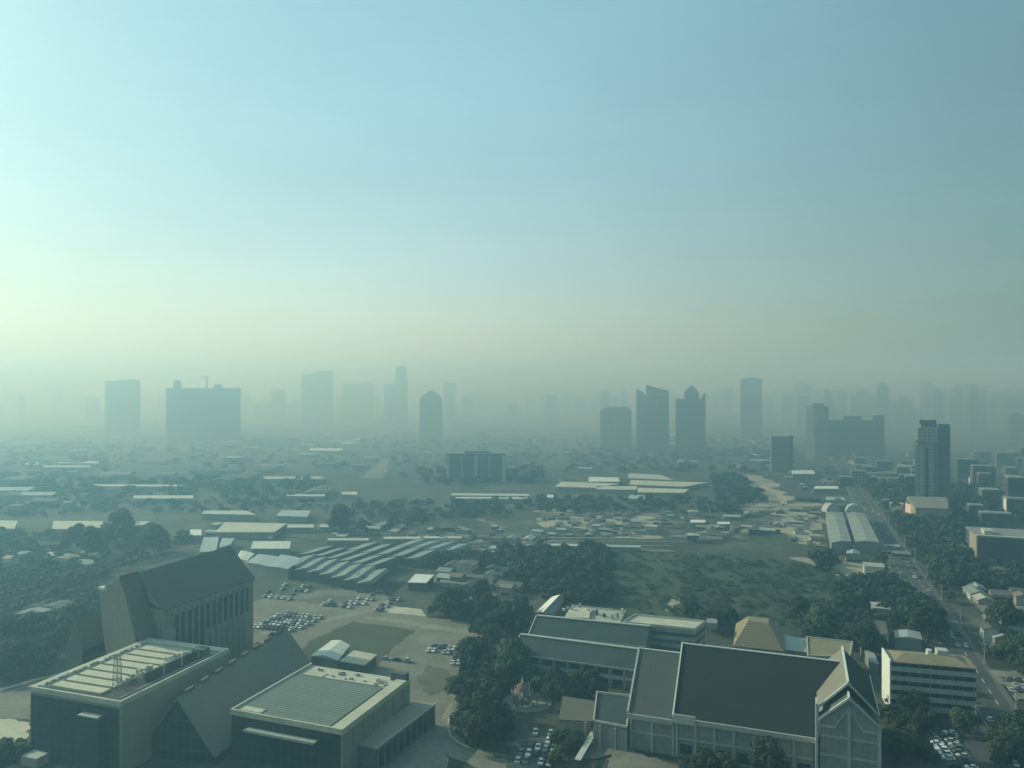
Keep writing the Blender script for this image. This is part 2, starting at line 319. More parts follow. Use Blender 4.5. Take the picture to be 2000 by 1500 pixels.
# one survey line through the far and near road points
ra, rb = Vector(at(1935, 1390)), Vector(at(1672, 955)); rd = (rb - ra).normalized(); rn = Vector((rd.y, -rd.x)); rl = (rb - ra).length
def rp(s, o): q = ra + rd * s + rn * o; return (q.x, q.y)
def strip(name, s0, s1, o0, o1, z0, z1, mat):
    return struct(name, MB().prism([rp(s0, o0), rp(s0, o1), rp(s1, o1), rp(s1, o0)], z0, z1), mat)
strip('road', -120, 2600, -8.5, 8.5, .05, .30, 'asphalt')
strip('pavement', -120, 2600, -11.5, -8.52, .05, .44, 'kerb'); strip('pavement', -120, 2600, 8.52, 11, .05, .44, 'kerb')
strip('median', -120, 2600, -.8, .8, .28, .46, 'lawn')
mk = MB()
for k in range(70):
    for o_ in (-4.4, 4.4): mk.prism([rp(-100 + k * 12, o_ - .12), rp(-100 + k * 12, o_ + .12), rp(-95 + k * 12, o_ + .12), rp(-95 + k * 12, o_ - .12)], .295, .312)
struct('road_marking', mk, 'line')

# ------------------------------------------------------------------ general quad building sighted by its four roof corners (near left, near right, far right, far left)
def quad(name, label, cat, pxs, z, wall='grey', roof='tin', ridge=0., group=None, over=.5, axis='long', parapet=0):
    P = [Vector(at(p[0], p[1], z)) for p in pxs]
    c = sum(P, Vector((0, 0))) / 4; rot = math.atan2((P[1] - P[0]).y, (P[1] - P[0]).x)
    r = thing(name, label, cat, c.x, c.y, rot, group)
    Q = [Vector(local(r, p.x, p.y)) for p in P]
    obj('wall', MB().prism([tuple(q) for q in Q], 0, z), wall, r)
    E_ = [q + q.normalized() * over for q in Q]
    mb = MB()
    if ridge:
        along_x = (Q[1] - Q[0]).length > (Q[3] - Q[0]).length
        if axis == 'x': along_x = True
        if axis == 'y': along_x = False
        if along_x: a_, b_ = (E_[0] + E_[3]) / 2, (E_[1] + E_[2]) / 2; rr = [0, 1, 2, 3]
        else: a_, b_ = (E_[1] + E_[0]) / 2, (E_[2] + E_[3]) / 2; rr = [1, 2, 3, 0]
        e = [(*E_[i], z + .03) for i in rr]; e2 = [(p[0], p[1], z + .3) for p in e]
        ra_, rb_ = (*a_, z + ridge), (*b_, z + ridge)
        mb.add(e + e2 + [ra_, rb_], [(3, 2, 1, 0), (0, 1, 5, 4), (2, 3, 7, 6), (4, 5, 9, 8), (6, 7, 8, 9), (1, 2, 6, 9, 5), (3, 0, 4, 8, 7)])
    else:
        mb.prism([tuple(q) for q in E_], z + .02, z + .35)
    obj('roof', mb, roof, r)
    if parapet:
        n = 4
        pb = MB()
        for i in range(4):
            a_, b_ = Q[i] * 1.0, Q[(i + 1) % 4]; d = (b_ - a_).normalized(); nn = Vector((-d.y, d.x)) * .45
            pb.prism([tuple(a_ + d * .46), tuple(b_), tuple(b_ + nn), tuple(a_ + d * .46 + nn)], z + .36, z + .36 + parapet)
        obj('parapet', pb, 'trim', r)
    return r

# frame: root at world point, local x = along the street, local y = away
def frame(name, label, cat, fl, fr_, z, **k):
    a_, b_ = at(fl[0], fl[1], z), at(fr_[0], fr_[1], z)
    return thing(name, label, cat, a_[0], a_[1], math.atan2(b_[1] - a_[1], b_[0] - a_[0]), **k), math.hypot(b_[0] - a_[0], b_[1] - a_[1])

# ---- building A: flat-roofed block with panelled roof
A, wA = frame('office_block', 'dark glass fronted block with cream panelled roof and a lattice mast on it', 'building', (58, 1345), (235, 1375), 24)
dA = 53.5
obj('wall', MB().box(.3, wA, .35, dA, 0, 23.2), 'beige', A)
fa = obj('glass_front', MB().box(.6, wA - .9, -.1, .34, 0, 22), 'glass', A)
obj('roof', MB().box(0, wA + .25, -.25, dA + .2, 23.2, 24), 'cream', A)
for (a_, b_, c_, d_) in ((0, wA + .25, -.25, .55), (0, wA + .25, dA - 3.5, dA + .2), (-.0, 2.4, .56, dA - 3.51), (wA - .5, wA + .25, .56, dA - 3.51)):
    obj('parapet', MB().box(a_, b_, c_, d_, 24.003, 24.9), 'cream', A)
obj('roof_well', MB().box(4.5, wA - 2.5, 2.0, dA - 5, 24.003, 24.05), 'gap', A)
for k in range(8):
    y0 = 2.6 + k * 5.6
    obj('roof_panel', MB().box(6.0, wA - (12 if k < 5 else 7), y0 + .8, y0 + 5.0, 24.06, 24.75), 'roofpanel', A)
for k in range(3):
    rr = MB()
    for q in range(9): rr.box(6.5 + k * 10, 7.1 + k * 10, 3.2 + q * 5.6, 4.0 + q * 5.6, 24.76, 24.95)
for k in range(3):
    y0 = 17 + k * 9
    o = obj('plant_screen', MB().box(wA - 6.2, wA - 5.8, y0, y0 + 8, 24.06, 27.2), 'gap', A)
    obj('screen_post', MB().box(wA - 6.4, wA - 5.6, y0 + 8, y0 + 8.8, 24.06, 27.8), 'pale', A)
for k in range(15):
    x0, y0 = wA - R.uniform(8, 15), 12 + k * 2.1 + R.uniform(-.4, .4)
    u_ = obj('air_conditioner', MB().box(x0, x0 + 1.6, y0, y0 + 1.2, 24.8, 26 + R.random()), 'pale' if k % 3 else 'white', A)
    obj('fan', MB().cyl(x0 + .8, y0 + .6, 26.02 + .98, 27.15, .45), 'gap', u_) if k % 2 else None
for k in range(18):
    y0 = 2 + k * 2.7; obj('roof_vent', MB().box(2.7, 2.7 + R.uniform(.6, 1.5), y0, y0 + R.uniform(.6, 1.8), 24.003, 24.7 + R.random() * .8), R.choice(['white', 'pale', 'steel', 'trimdim']), A)
obj('pipe_run', MB().box(wA - 3.4, wA - 3.1, 3, dA - 6, 24.06, 24.5), 'steel', A); obj('stair_head', MB().box(wA - 9, wA - 4, dA - 10, dA - 6, 24.06, 27), 'dgrey', A)
mt = MB(); mx0, my0 = wA - 11, 9.5
for a_, b_ in ((-1.1, -1.1), (1.1, -1.1), (1.1, 1.1), (-1.1, 1.1)): mt.bar((mx0 + a_, my0 + b_, 24), (mx0 + a_ * .6, my0 + b_ * .6, 36), .12)
for k in range(6):
    z0, z1 = 24 + k * 2, 26 + k * 2; f0, f1 = 1 - k * .066, 1 - (k + 1) * .066
    cs = [(-1.1, -1.1), (1.1, -1.1), (1.1, 1.1), (-1.1, 1.1)]
    for i in range(4):
        p, q = cs[i], cs[(i + 1) % 4]
        mt.bar((mx0 + p[0] * f0, my0 + p[1] * f0, z0), (mx0 + q[0] * f1, my0 + q[1] * f1, z1), .07); mt.bar((mx0 + p[0] * f1, my0 + p[1] * f1, z1), (mx0 + q[0] * f1, my0 + q[1] * f1, z1), .07)
obj('lattice_mast', mt, 'steel', A)
obj('glass_bay', MB().box(24, 34, -3, -.11, 0, 19), 'glass2', A)
obj('bay_roof', MB().box(24.5, 33, -2.6, -.11, 19.02, 19.4), 'pale', A)
obj('entrance_block', MB().box(2, 9, -5, -.12, 0, 3.2), 'pale', A)

# ---- steep gabled halls (B between the two blocks, E behind)
def steep(root, hw, length, ridge, eave, front_drop, mat_roof):
    """local x across, y along the ridge; slopes from ridge to eave; the front bay sweeps lower"""
    for sgn in (-1, 1):
        x1 = sgn * hw
        q = [(0, 0, ridge), (x1, 0, eave), (x1, length, eave), (0, length, ridge)]
        if sgn < 0: q = q[::-1]
        obj('roof', MB().slab(q, .5), mat_roof, root)
B_, _ = None, None
p0 = at(345, 1364, 22); p1 = at(505, 1262, 22)
rotB = -math.atan2(p1[0] - p0[0], p1[1] - p0[1])
B_ = thing('steep_gabled_hall', 'steep gabled hall with plain grey slope wedged between the two flat roofed blocks', 'building', p0[0], p0[1], rotB)
Lb = math.hypot(p1[0] - p0[0], p1[1] - p0[1]) + 24
steep(B_, 14.5, Lb, 22, 3.2, 0, 'slate2')
obj('gable_glass', MB().add([(-13.4, 1.2, 0), (13.4, 1.2, 0), (13.4, 1.2, 3.4), (0, 1.2, 20.8), (-13.4, 1.2, 3.4), (-13.4, Lb - 1, 0), (13.4, Lb - 1, 0), (13.4, Lb - 1, 3.4), (0, Lb - 1, 20.8), (-13.4, Lb - 1, 3.4)],
    [(0, 1, 2, 3, 4), (9, 8, 7, 6, 5), (0, 4, 9, 5), (1, 6, 7, 2)]), 'glass', B_)
for k in range(int(Lb // 9)): obj('ridge_vent', MB().box(-.6, .6, 5 + k * 9, 9.5 + k * 9, 21.7, 22.9), 'slate', B_)
for k in range(3): obj('floor_beam', MB().box(-11.6 + k * 3.6, 11.6 - k * 3.6, .95, 1.15, 4 + k * 5, 4.3 + k * 5), 'dgrey', B_)

p0 = at(241, 1126, 50); p1 = at(450, 1066, 50); Le = math.hypot(p1[0] - p0[0], p1[1] - p0[1])
E_ = thing('tall_gabled_hall', 'tall hall with steep brown roof above a wall of tall narrow windows', 'building', p0[0], p0[1], -math.atan2(p1[0] - p0[0], p1[1] - p0[1]))
for sgn in (-1, 1):
    q = [(0, 7, 50), (sgn * 14.8, 7, 35.5), (sgn * 14.8, Le, 35.5), (0, Le, 50)]
    obj('roof', MB().slab(q if sgn > 0 else q[::-1], .6), 'slate', E_)
    q = [(0, -1.5, 51), (sgn * 8, -1.5, 36), (sgn * 14.2, -1.5, 16), (sgn * 14.6, 7, 16), (sgn * 14.9, 7, 36), (0, 7, 50.4)]
    # swept front bargeboard made as a curved sheet
    n = 10; top = []; bot = []
    mb = MB(); ring = []
    for k in range(n + 1):
        t_ = k / n; x = sgn * (13.6 * (t_ ** .72)); z = 51 - 35 * t_ ** .93
        ring.append((x, z))
    for k in range(n if sgn > 0 else 2):
        (xa, za), (xb, zb) = ring[k], ring[k + 1]
        pts = [(xa, -1.5, za), (xb, -1.5, zb), (xb, 7, zb), (xa, 7, za)]
        mb.loft([(p[0] - sgn * .9, p[1], p[2] - .2) for p in (pts if sgn > 0 else pts[::-1])], pts if sgn > 0 else pts[::-1])
    obj('front_gable_roof', mb, 'slate', E_)
obj('wall', MB().prism([(-3, 7.5), (14, 7.5), (14, Le - .3), (-14, Le - .3), (-14, 25), (-3, 25)], 0, 35.4).add([(-14, Le - .5, 35.4), (14, Le - .5, 35.4), (0, Le - .5, 49)], [(0, 1, 2)]).add([(-6, 7.6, 42), (13.5, 7.6, 35.4), (0, 7.6, 49)], [(0, 1, 2)]), 'beige', E_)
fp_ = [(-10.5 + 7 * (k / 12) ** 1.7, 44 - 40 * k / 12) for k in range(13)]
fp_ = fp_ + [(9.8, 4), (9.8, 20), (7.5, 30), (3.5, 42), (0, 49.5), (-4, 47.5), (-8, 45.6)]
obj('curved_front_wall', MB().loft([(x, -2.2, z) for x, z in fp_], [(x, 7.4, z) for x, z in fp_]), 'beige', E_)
obj('fin_cap', MB().box(-11, -7, -2.6, 0, 44.2, 45.2), 'white', E_)
obj('recessed_wall', MB().box(-14, -3.02, 24, 24.6, 0, 35), 'glass', E_)
obj('left_wing', MB().box(-20, -14.5, -2, 22, 0, 16), 'dgrey', E_)
obj('side_gable', MB().add([(-24, -7, 0), (-14.5, -7, 0), (-14.5, -7, 20), (-19, -7, 32), (-24, -7, 20), (-24, 16, 0), (-14.5, 16, 0), (-14.5, 16, 20), (-19, 16, 32), (-24, 16, 20)], [(0, 1, 2, 3, 4), (3, 2, 7, 8), (4, 3, 8, 9), (0, 4, 9, 5), (9, 8, 7, 6, 5)]), 'slate', E_)
obj('eave_beam', MB().box(14.02, 14.7, 8, Le - .4, 33.4, 34.9), 'grey', E_)
for k in range(13):
    y0 = 12 + k * 3.75
    if y0 > Le - 3: break
    obj('pilaster', MB().box(14.02, 14.5, y0, y0 + 1.1, 2, 33.3), 'grey', E_)
    obj('window', MB().box(14.02, 14.12, y0 + 1.3, y0 + 3.5, 8 if k < 5 else 20, 31.5), 'glass', E_)
obj('stair_tower', MB().box(14.02, 16, 6, 12, 0, 27), 'beige', E_)

# ---- building C: ribbed roof
Cb, wC = frame('ribbed_roof_block', 'block with ribbed green grey metal roof framed by cream parapets', 'building', (450, 1390), (668, 1430), 16)
dC = 47
obj('wall', MB().box(.3, wC, .35, dC, 0, 15.2), 'beige', Cb)
obj('glass_front', MB().box(.5, wC - .9, -.1, .34, 0, 14.6), 'glass', Cb)
obj('roof', MB().box(0, wC + .25, -.25, dC + .25, 15.2, 16), 'cream', Cb)
obj('roof_trough', MB().box(2.5, wC - 5, 1.1, dC - 10, 16.003, 16.06), 'gap', Cb)
obj('ribbed_sheet', MB().box(3.0, wC - 5.6, 4.5, dC - 11, 16.07, 16.5), 'rib', Cb)
obj('ribbed_sheet', MB().box(12, wC - 5.6, 1.4, 4.49, 16.07, 16.5), 'rib', Cb)
obj('roof_pad', MB().box(3, 11.6, 1.3, 4.3, 16.07, 16.8), 'cream', Cb)
for a_ in ((0, .7, -.25, dC + .25), (wC - 4.2, wC + .25, -.25, dC - 3), (.71, wC - 4.21, -.25, .45)):
    obj('parapet', MB().box(*a_, 16.003, 17.0), 'cream', Cb)
obj('gutter', MB().box(wC - 4.8, wC - 4.22, .5, dC - 3, 16.07, 16.3), 'gap', Cb)
obj('roof_hut', MB().box(wC - 7, wC - .5, dC - 2.6, dC + .2, 16.003, 19), 'dgrey', Cb)
for k in range(7):
    x0, y0 = R.uniform(wC - 13, wC - 5.8), R.uniform(dC - 10.5, dC - 6)
    obj('air_conditioner', MB().box(x0, x0 + 1.2, y0, y0 + 1, 16.003, 17.2), 'pale', Cb)
for k in range(16):
    x0 = R.uniform(4, wC - 8); y0 = R.uniform(dC - 9, dC - 3.5); obj('roof_vent', MB().box(x0, x0 + R.uniform(.4, 1.2), y0, y0 + R.uniform(.4, 1.4), 16.003, 16.4 + R.random() * .8), R.choice(['steel', 'trimdim', 'dgrey', 'grey']), Cb)
obj('front_canopy', MB().box(8, 36, -3.2, -.11, 11.6, 12.0).box(8, 36, -3.2, -2.9, 12.0, 12.4), 'trimdim', Cb)
obj('pipe_run', MB().box(3, wC - 8, dC - 10.4, dC - 10.1, 16.07, 16.5), 'steel', Cb)
for k in range(6): obj('wall_joint', MB().box(wC + .01, wC + .07, 6 + k * 7, 6.25 + k * 7, 0, 15.1), 'dgrey', Cb)
# annex
an, wN = frame('dark_annex', 'low dark annex with pale roof edge along the side of the ribbed roof block', 'building', (735, 1462), (850, 1375), 8)
obj('wall', MB().box(0, wN, 0.02, 9, 0, 7.7), 'dgrey', an); obj('roof', MB().box(0, wN, .3, 9, 7.7, 8), 'beige', an)
obj('parapet', MB().box(-.1, wN + .1, -.25, .25, 7.7, 8.3), 'trim', an)
for k in range(9): obj('window', MB().box(1.5 + k * 4.2, 4.2 + k * 4.2, -.1, .01, 1, 6), 'glass', an) if 4.2 + k * 4.2 < wN else None
for k in range(9): obj('pilaster', MB().box(.7 + k * 4.2, 1.1 + k * 4.2, -.22, .01, 0, 7.68), 'grey', an) if 1.1 + k * 4.2 < wN else None

# small roofs behind C
quad('small_shed', 'small shed with pale gabled tin roof right behind the ribbed roof block', 'shed', [(608,1282),(660,1290),(682,1262),(648,1252)], 5, 'grey', 'tin2', 1.6, axis='y')
quad('flat_shed', 'low shed with flat pale square roof right behind the ribbed roof block', 'shed', [(665,1292),(712,1300),(735,1280),(692,1272)], 5, 'dgrey', 'pad')

# ---- D: the great hall on the right
D_ = thing('great_hall', 'great hall with huge dark tiled roof, pale gridded walls and gabled transept', 'building', 57, 268.5, radians(-20.5))
T0, T1, WL = 46.7, 64.2, 0
obj('wall', MB().prism([(0, 0), (T0 - .05, 0), (T0 - .05, 44), (0, 44)], 0, 14).add([(0, .0, 14), (0, 44, 14), (0, 22.3, 31.5)], [(0, 2, 1)]), 'grey', D_)
obj('roof', MB().slab([(-.4, -.8, 13.9), (T0 - .1, -.8, 13.9), (T0 + 8.5, 22.3, 32.1), (-.4, 22.3, 32.1)], .5), 'darkroof', D_, 'dark green tiled front slope')
obj('roof', MB().slab([(-.4, 22.32, 32.1), (T0 + 8.5, 22.32, 32.1), (T0 - .1, 45, 14), (-.4, 45, 14)], .5), 'darkroof', D_)
obj('ridge_cap', MB().box(-.6, T0 + 7, 22.0, 22.7, 32.15, 32.5), 'white', D_)
obj('verge', MB().slab([(-.9, -1, 14.6), (-.38, -1, 14.6), (-.38, 22.3, 32.8), (-.9, 22.3, 32.8)], 1.), 'white', D_)
obj('cornice', MB().box(-.6, T0 - .3, -1.5, -.82, 12.4, 14.0), 'trimdim', D_)
# gabled transept
def gable_prism(x0, x1, y0, y1, e, r): 
    xm = (x0 + x1) / 2
    return MB().add([(x0, y0, 0), (x1, y0, 0), (x1, y0, e), (xm, y0, r), (x0, y0, e), (x0, y1, 0), (x1, y1, 0), (x1, y1, e), (xm, y1, r), (x0, y1, e)],
        [(0, 1, 2, 3, 4), (9, 8, 7, 6, 5), (0, 4, 9, 5), (1, 6, 7, 2), (4, 3, 8, 9), (3, 2, 7, 8)])
xm = (T0 + T1) / 2
obj('transept_wall', gable_prism(T0 + .2, T1 - .2, -5.6, 34, 22, 29.6), 'grey', D_)
for sgn, xe in ((-1, T0 - .3), (1, T1 + .3)):
    q = [(xm, -6, 30.3), (xe, -6, 22.3), (xe, -.8, 22.3), (xm, -.8, 30.3)]
    obj('porch_roof', MB().slab(q[::-1] if sgn < 0 else q, .35), 'greyroof', D_)
    q = [(xm, -.8, 33.3), (xe - sgn * -.2, -.8, 24.2), (xe, 35, 24.2), (xm, 35, 33.3)]
    obj('transept_roof', MB().slab(q[::-1] if sgn < 0 else q, .4), 'darkroof' if sgn > 0 else 'slate2', D_)  # left slope coloured paler to carry the sunlight falling on it
    for (yy, zr, ze, mm) in ((-6.5, 30.9, 22.9, 'white'), (-1.4, 33.9, 24.8, 'white')):
        q = [(xm, yy, zr), (xe, yy, ze), (xe, yy + .55, ze), (xm, yy + .55, zr)]
        obj('gable_trim', MB().slab(q[::-1] if sgn < 0 else q, .9), mm if sgn < 0 else 'trimdim', D_)  # sun side put into the colour: left trim white, right trim dimmer
obj('ridge_cap', MB().box(xm - .35, xm + .35, -.7, 35, 33.32, 33.9), 'white', D_)
obj('ridge_cap', MB().box(xm - .3, xm + .3, -6, -1.45, 30.3, 30.9), 'white', D_)
obj('eave_trim', MB().box(T1 + .32, T1 + .6, -.8, 35, 23.7, 24.3), 'white', D_)
obj('side_pier', MB().box(T0 - 1.1, T0 - .35, -6.4, -.9, 0, 27.5), 'trim', D_)
obj('corner_pier', MB().box(T1 - .6, T1 + .5, -6.6, -5.62, 0, 22), 'trimdim', D_)
obj('corner_pier', MB().box(xm - .5, xm + .5, -6.3, -5.62, 0, 26), 'trimdim', D_)
for z0 in (5, 11, 17): obj('wall_band', MB().box(T0 + .2, T1 - .62, -5.95, -5.62, z0, z0 + .7), 'trimdim', D_)
for (a_, b_) in (((T0 + .2, 20.0), (T0 + 4.5, 20.0)), ((T0 + 4.5, 20.0), (xm, 26.6)), ((xm, 26.6), (T1 - 4.5, 20)), ((T1 - 4.5, 20), (T1 - .6, 20))):
    obj('gable_band', MB().add([(a_[0], -5.9, a_[1]), (b_[0], -5.9, b_[1]), (b_[0], -5.9, b_[1] + .9), (a_[0], -5.9, a_[1] + .9), (a_[0], -5.62, a_[1]), (b_[0], -5.62, b_[1]), (b_[0], -5.62, b_[1] + .9), (a_[0], -5.62, a_[1] + .9)], [(0, 1, 2, 3), (3, 2, 6, 7), (0, 4, 5, 1)]), 'trimdim', D_)
for k in range(8):
    x0 = .2 + k * 6.4
    if x0 > T0 - 2: break
    obj('pilaster', MB().box(x0, x0 + .9, -.55, -.01, 0, 12.38), 'trimdim', D_)
    if k < 7: obj('window', MB().box(x0 + 1.6, x0 + 5.6, -.12, -.01, 1.2, 4.6), 'glass', D_)
obj('wall_band', MB().box(0, T0 - .4, -.4, -.012, 6.2, 6.9), 'trimdim', D_)
obj('parapet_frame', MB().box(-.4, 7.2, -2.0, -1.52, 12.3, 15.4), 'trim', D_)
# left wing of the great hall
obj('wing_wall', MB().prism([(-15.8, 0), (-.05, 0), (-.05, 39), (-15.8, 39)], 0, 12.8), 'grey', D_)
obj('wing_roof', MB().slab([(-16.2, -.8, 12.9), (-.92, -.8, 12.9), (-.92, 20, 29), (-16.2, 20, 29)], .5), 'greyroof', D_, 'lighter grey roof slope')
obj('wing_roof', MB().slab([(-16.2, 20.02, 29), (-.92, 20.02, 29), (-.92, 40, 13), (-16.2, 40, 13)], .5), 'greyroof', D_)
obj('wing_cornice', MB().box(-16.6, -.62, -1.5, -.82, 11.2, 12.9), 'trimdim', D_)
obj('verge', MB().slab([(-16.9, -1, 13.6), (-16.22, -1, 13.6), (-16.22, 20, 29.7), (-16.9, 20, 29.7)], .9), 'trim', D_)
obj('ridge_cap', MB().box(-16.8, -.95, 19.8, 20.4, 29.05, 29.4), 'white', D_)
for k in range(3): obj('pilaster', MB().box(-15.9 + k * 7.4, -15.0 + k * 7.4, -.55, -.01, 0, 11.18), 'trimdim', D_)
obj('wall_band', MB().box(-15.8, -.1, -.4, -.012, 6.2, 6.9), 'trimdim', D_)
obj('gable_end', MB().add([(-15.82, 0, 12.8), (-15.82, 39, 12.8), (-15.82, 20, 28.4)], [(0, 2, 1)]), 'grey', D_)
# low blocks left of it
q1 = quad('low_wing', 'low flat roof edged in white beside the left wing of the great hall', 'building', [(1158,1412),(1225,1425),(1233,1363),(1165,1355)], 8, 'grey', 'greenroof', 0, over=.1, parapet=.8)
for k in range(3): obj('column', MB().box(-6 + k * 5.6, -5.4 + k * 5.6, -13.9, -13.3, 0, 7.9), 'trimdim', q1)
quad('low_annex', 'low blue grey roofed annex left of the white edged flat building', 'building', [(1093,1406),(1155,1410),(1165,1372),(1100,1362)], 6, 'beige', 'slate', 0)
wk = thing('covered_walkway', 'long pale covered walkway slanting down beside the garden', 'walkway', *at(1165, 1420, 3.2)); e_ = local(wk, *at(1128, 1484, 3.2))
dv = Vector(e_).normalized(); nv = Vector((-dv.y, dv.x)) * 1.1
obj('roof', MB().prism([tuple(-nv), tuple(Vector(e_) - nv), tuple(Vector(e_) + nv), tuple(nv)][::-1], 3.0, 3.25), 'trim', wk)
for k in range(7):
    c_ = Vector(e_) * (k + .3) / 7.; obj('post', MB().box(c_.x - .12, c_.x + .12, c_.y - .12, c_.y + .12, 0, 2.98), 'steel', wk)
quad('stair_canopy', 'small pale stepped porch in front of the low flat building', 'porch', [(1185,1443),(1214,1448),(1218,1438),(1190,1434)], 3, 'pale', 'cream')

# ---- long green roofed ranges
def range_(label, fl, fr_, z, depth, zr, cols=True, roof='greenroof'):
    r, wd = frame('school_range', label, 'building', fl, fr_, z)
    obj('wall', MB().box(0, wd, 1.2, depth * 2 - 1, 0, z - .2), 'grey', r)
    obj('roof', MB().slab([(-.8, -.8, z), (wd + .5, -.8, z), (wd + .5, depth, zr), (-.8, depth, zr)], .3), roof, r)
    obj('roof', MB().slab([(-.8, depth + .02, zr), (wd + .5, depth + .02, zr), (wd + .5, depth * 2, z), (-.8, depth * 2, z)], .3), roof, r)
    obj('ridge_cap', MB().box(-.9, wd + .6, depth - .8, depth + .8, zr + .06, zr + .6), 'trim', r)
    obj('verge', MB().slab([(-1.3, -.9, z + .4), (-.82, -.9, z + .4), (-.82, depth, zr + .4), (-1.3, depth, zr + .4)], .5), 'trim', r)
    obj('fascia', MB().box(-.9, wd + .5, -1.1, -.82, z - .6, z + .1), 'trimdim', r)
    if cols:
        n = int(wd // 6.3)
        for k in range(n + 1): obj('column', MB().box(k * 6.3, k * 6.3 + .6, -.5, .1, 0, z - .62), 'trimdim', r)
        obj('balcony', MB().box(0, wd, -.3, 1.19, z * .42, z * .42 + .3).box(0, wd, -.35, -.15, z * .42 + .3, z * .42 + 1.3), 'pale', r)
        for k in range(n):
            for zz in (.7, z * .42 + 1.5): obj('window', MB().box(k * 6.3 + 1.2, k * 6.3 + 5.4, 1.08, 1.19, zz, zz + 2.0), 'glass', r)
    return r
range_('front two storey range with dull green roof and pale colonnade left of the great hall', (1003,1275), (1239,1307), 9, 11.5, 13.5)
range_('rear range with dull green roof behind the colonnaded range', (1037,1239), (1260,1262), 10, 13, 15, False)
sl = quad('low_lean_to', 'small blue roofed lean-to at the left end of the colonnaded range', 'building', [(971,1282),(1000,1284),(1004,1250),(979,1248)], 7, 'grey', 'greenroof')
fl2 = quad('flat_concrete_block', 'blue grey concrete block with long pale flat roof behind the green roofed ranges', 'building', [(1216,1218),(1357,1232),(1377,1216),(1240,1203)], 14, 'fD', 'cream', 0, parapet=.8)
obj('stair_head', MB().box(20, 25, -4, 3, 14.36, 17.5), 'grey', fl2)
ct = quad('cluttered_roof_block', 'low block with pale green cluttered flat roof behind the rear green range', 'building', [(1104,1206),(1210,1220),(1222,1196),(1118,1184)], 13, 'grey', 'trimdim', 0, parapet=.6)
for k in range(22):
    x0 = R.uniform(-18, 16); y0 = R.uniform(-8, 8)
    obj('roof_vent', MB().box(x0, x0 + R.uniform(.5, 1.6), y0, y0 + 1, 13.36, 14.5 + R.random() * 1.8), R.choice(['white', 'pale', 'dgrey']), ct)
quad('pale_terrace_block', 'pale square flat roof in front of the cluttered roof block', 'building', [(1105,1206),(1150,1208),(1152,1190),(1116,1188)], 14.5, 'pale', 'cream', 0)
ws = thing('white_gabled_shed', 'white sided gabled shed with blue grey right slope beyond the green roofed ranges', 'shed', *at(1062, 1200, 0))
pA = [local(ws, *at(*p)) for p in ((1046, 1196, 4), (1078, 1165, 4), (1062, 1194, 9), (1094, 1161, 9), (1080, 1199, 4), (1108, 1166, 4))]
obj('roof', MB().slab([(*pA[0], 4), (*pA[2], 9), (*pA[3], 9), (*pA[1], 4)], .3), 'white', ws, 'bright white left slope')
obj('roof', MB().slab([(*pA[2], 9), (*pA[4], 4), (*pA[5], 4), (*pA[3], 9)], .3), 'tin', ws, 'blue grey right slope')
obj('wall', MB().add([(*pA[0], 0), (*pA[4], 0), (*pA[4], 3.7), (*pA[2], 7.9), (*pA[0], 3.7)], [(0, 1, 2, 3, 4)]), 'grey', ws)
for l_, q_ in (('small white box roof left of the white gabled shed', [(957,1187),(974,1188),(976,1176),(960,1175)]), ('pale low roof between the white box roof and the white gabled shed', [(998,1190),(1034,1192),(1036,1180),(1000,1178)]),
               ('bright slab roofed shed beyond the dusty parking lot', [(797,1138),(832,1139),(847,1124),(812,1122)]), ('thin pale roof left of the woodland edge', [(915,1171),(940,1171),(941,1167),(916,1167)])):
    quad('small_flat_shed', l_, 'shed', q_, 5, 'dgrey', 'white')

# ---- tan hip-roofed building & tan flat roof
hp = thing('tan_hip_building', 'tan building with louvred sloping roof behind the great hall', 'building', *at(1432, 1262, 12), radians(-20))
wd, dp = 28, 34
a_ = at(1432, 1262, 12); b_ = at(1530, 1272, 12); wd = math.hypot(b_[0] - a_[0], b_[1] - a_[1]); hp.rotation_euler.z = math.atan2(b_[1] - a_[1], b_[0] - a_[0])
obj('wall', MB().box(.5, wd - .5, .5, dp - .5, 0, 11.9), 'beige', hp)
zt = 18
P_ = [(0, 0, 12), (wd, 0, 12), (wd, dp, 12), (0, dp, 12)]; Q_ = [(6, 20, zt), (wd - 6, 20, zt), (wd - 6, dp - 6, zt), (6, dp - 6, zt)]
obj('louvred_slope', MB().add([P_[0], P_[1], Q_[1], Q_[0]], [(0, 1, 2, 3)]), 'louvre', hp)
obj('roof', MB().add(P_ + Q_, [(1, 2, 6, 5), (2, 3, 7, 6), (3, 0, 4, 7), (4, 5, 6, 7), (3, 2, 1, 0)]), 'orange', hp)
quad('tan_flat_building', 'flat tan roofed building between the louvred roof and the transept of the great hall', 'building', [(1577,1283),(1660,1286),(1666,1256),(1575,1246)], 11, 'beige', 'orange', 0, parapet=.5)
quad('grey_link_block', 'low blue grey link roof between the two tan roofed buildings', 'building', [(1534,1270),(1575,1274),(1574,1250),(1533,1242)], 9, 'grey', 'tin', 0)

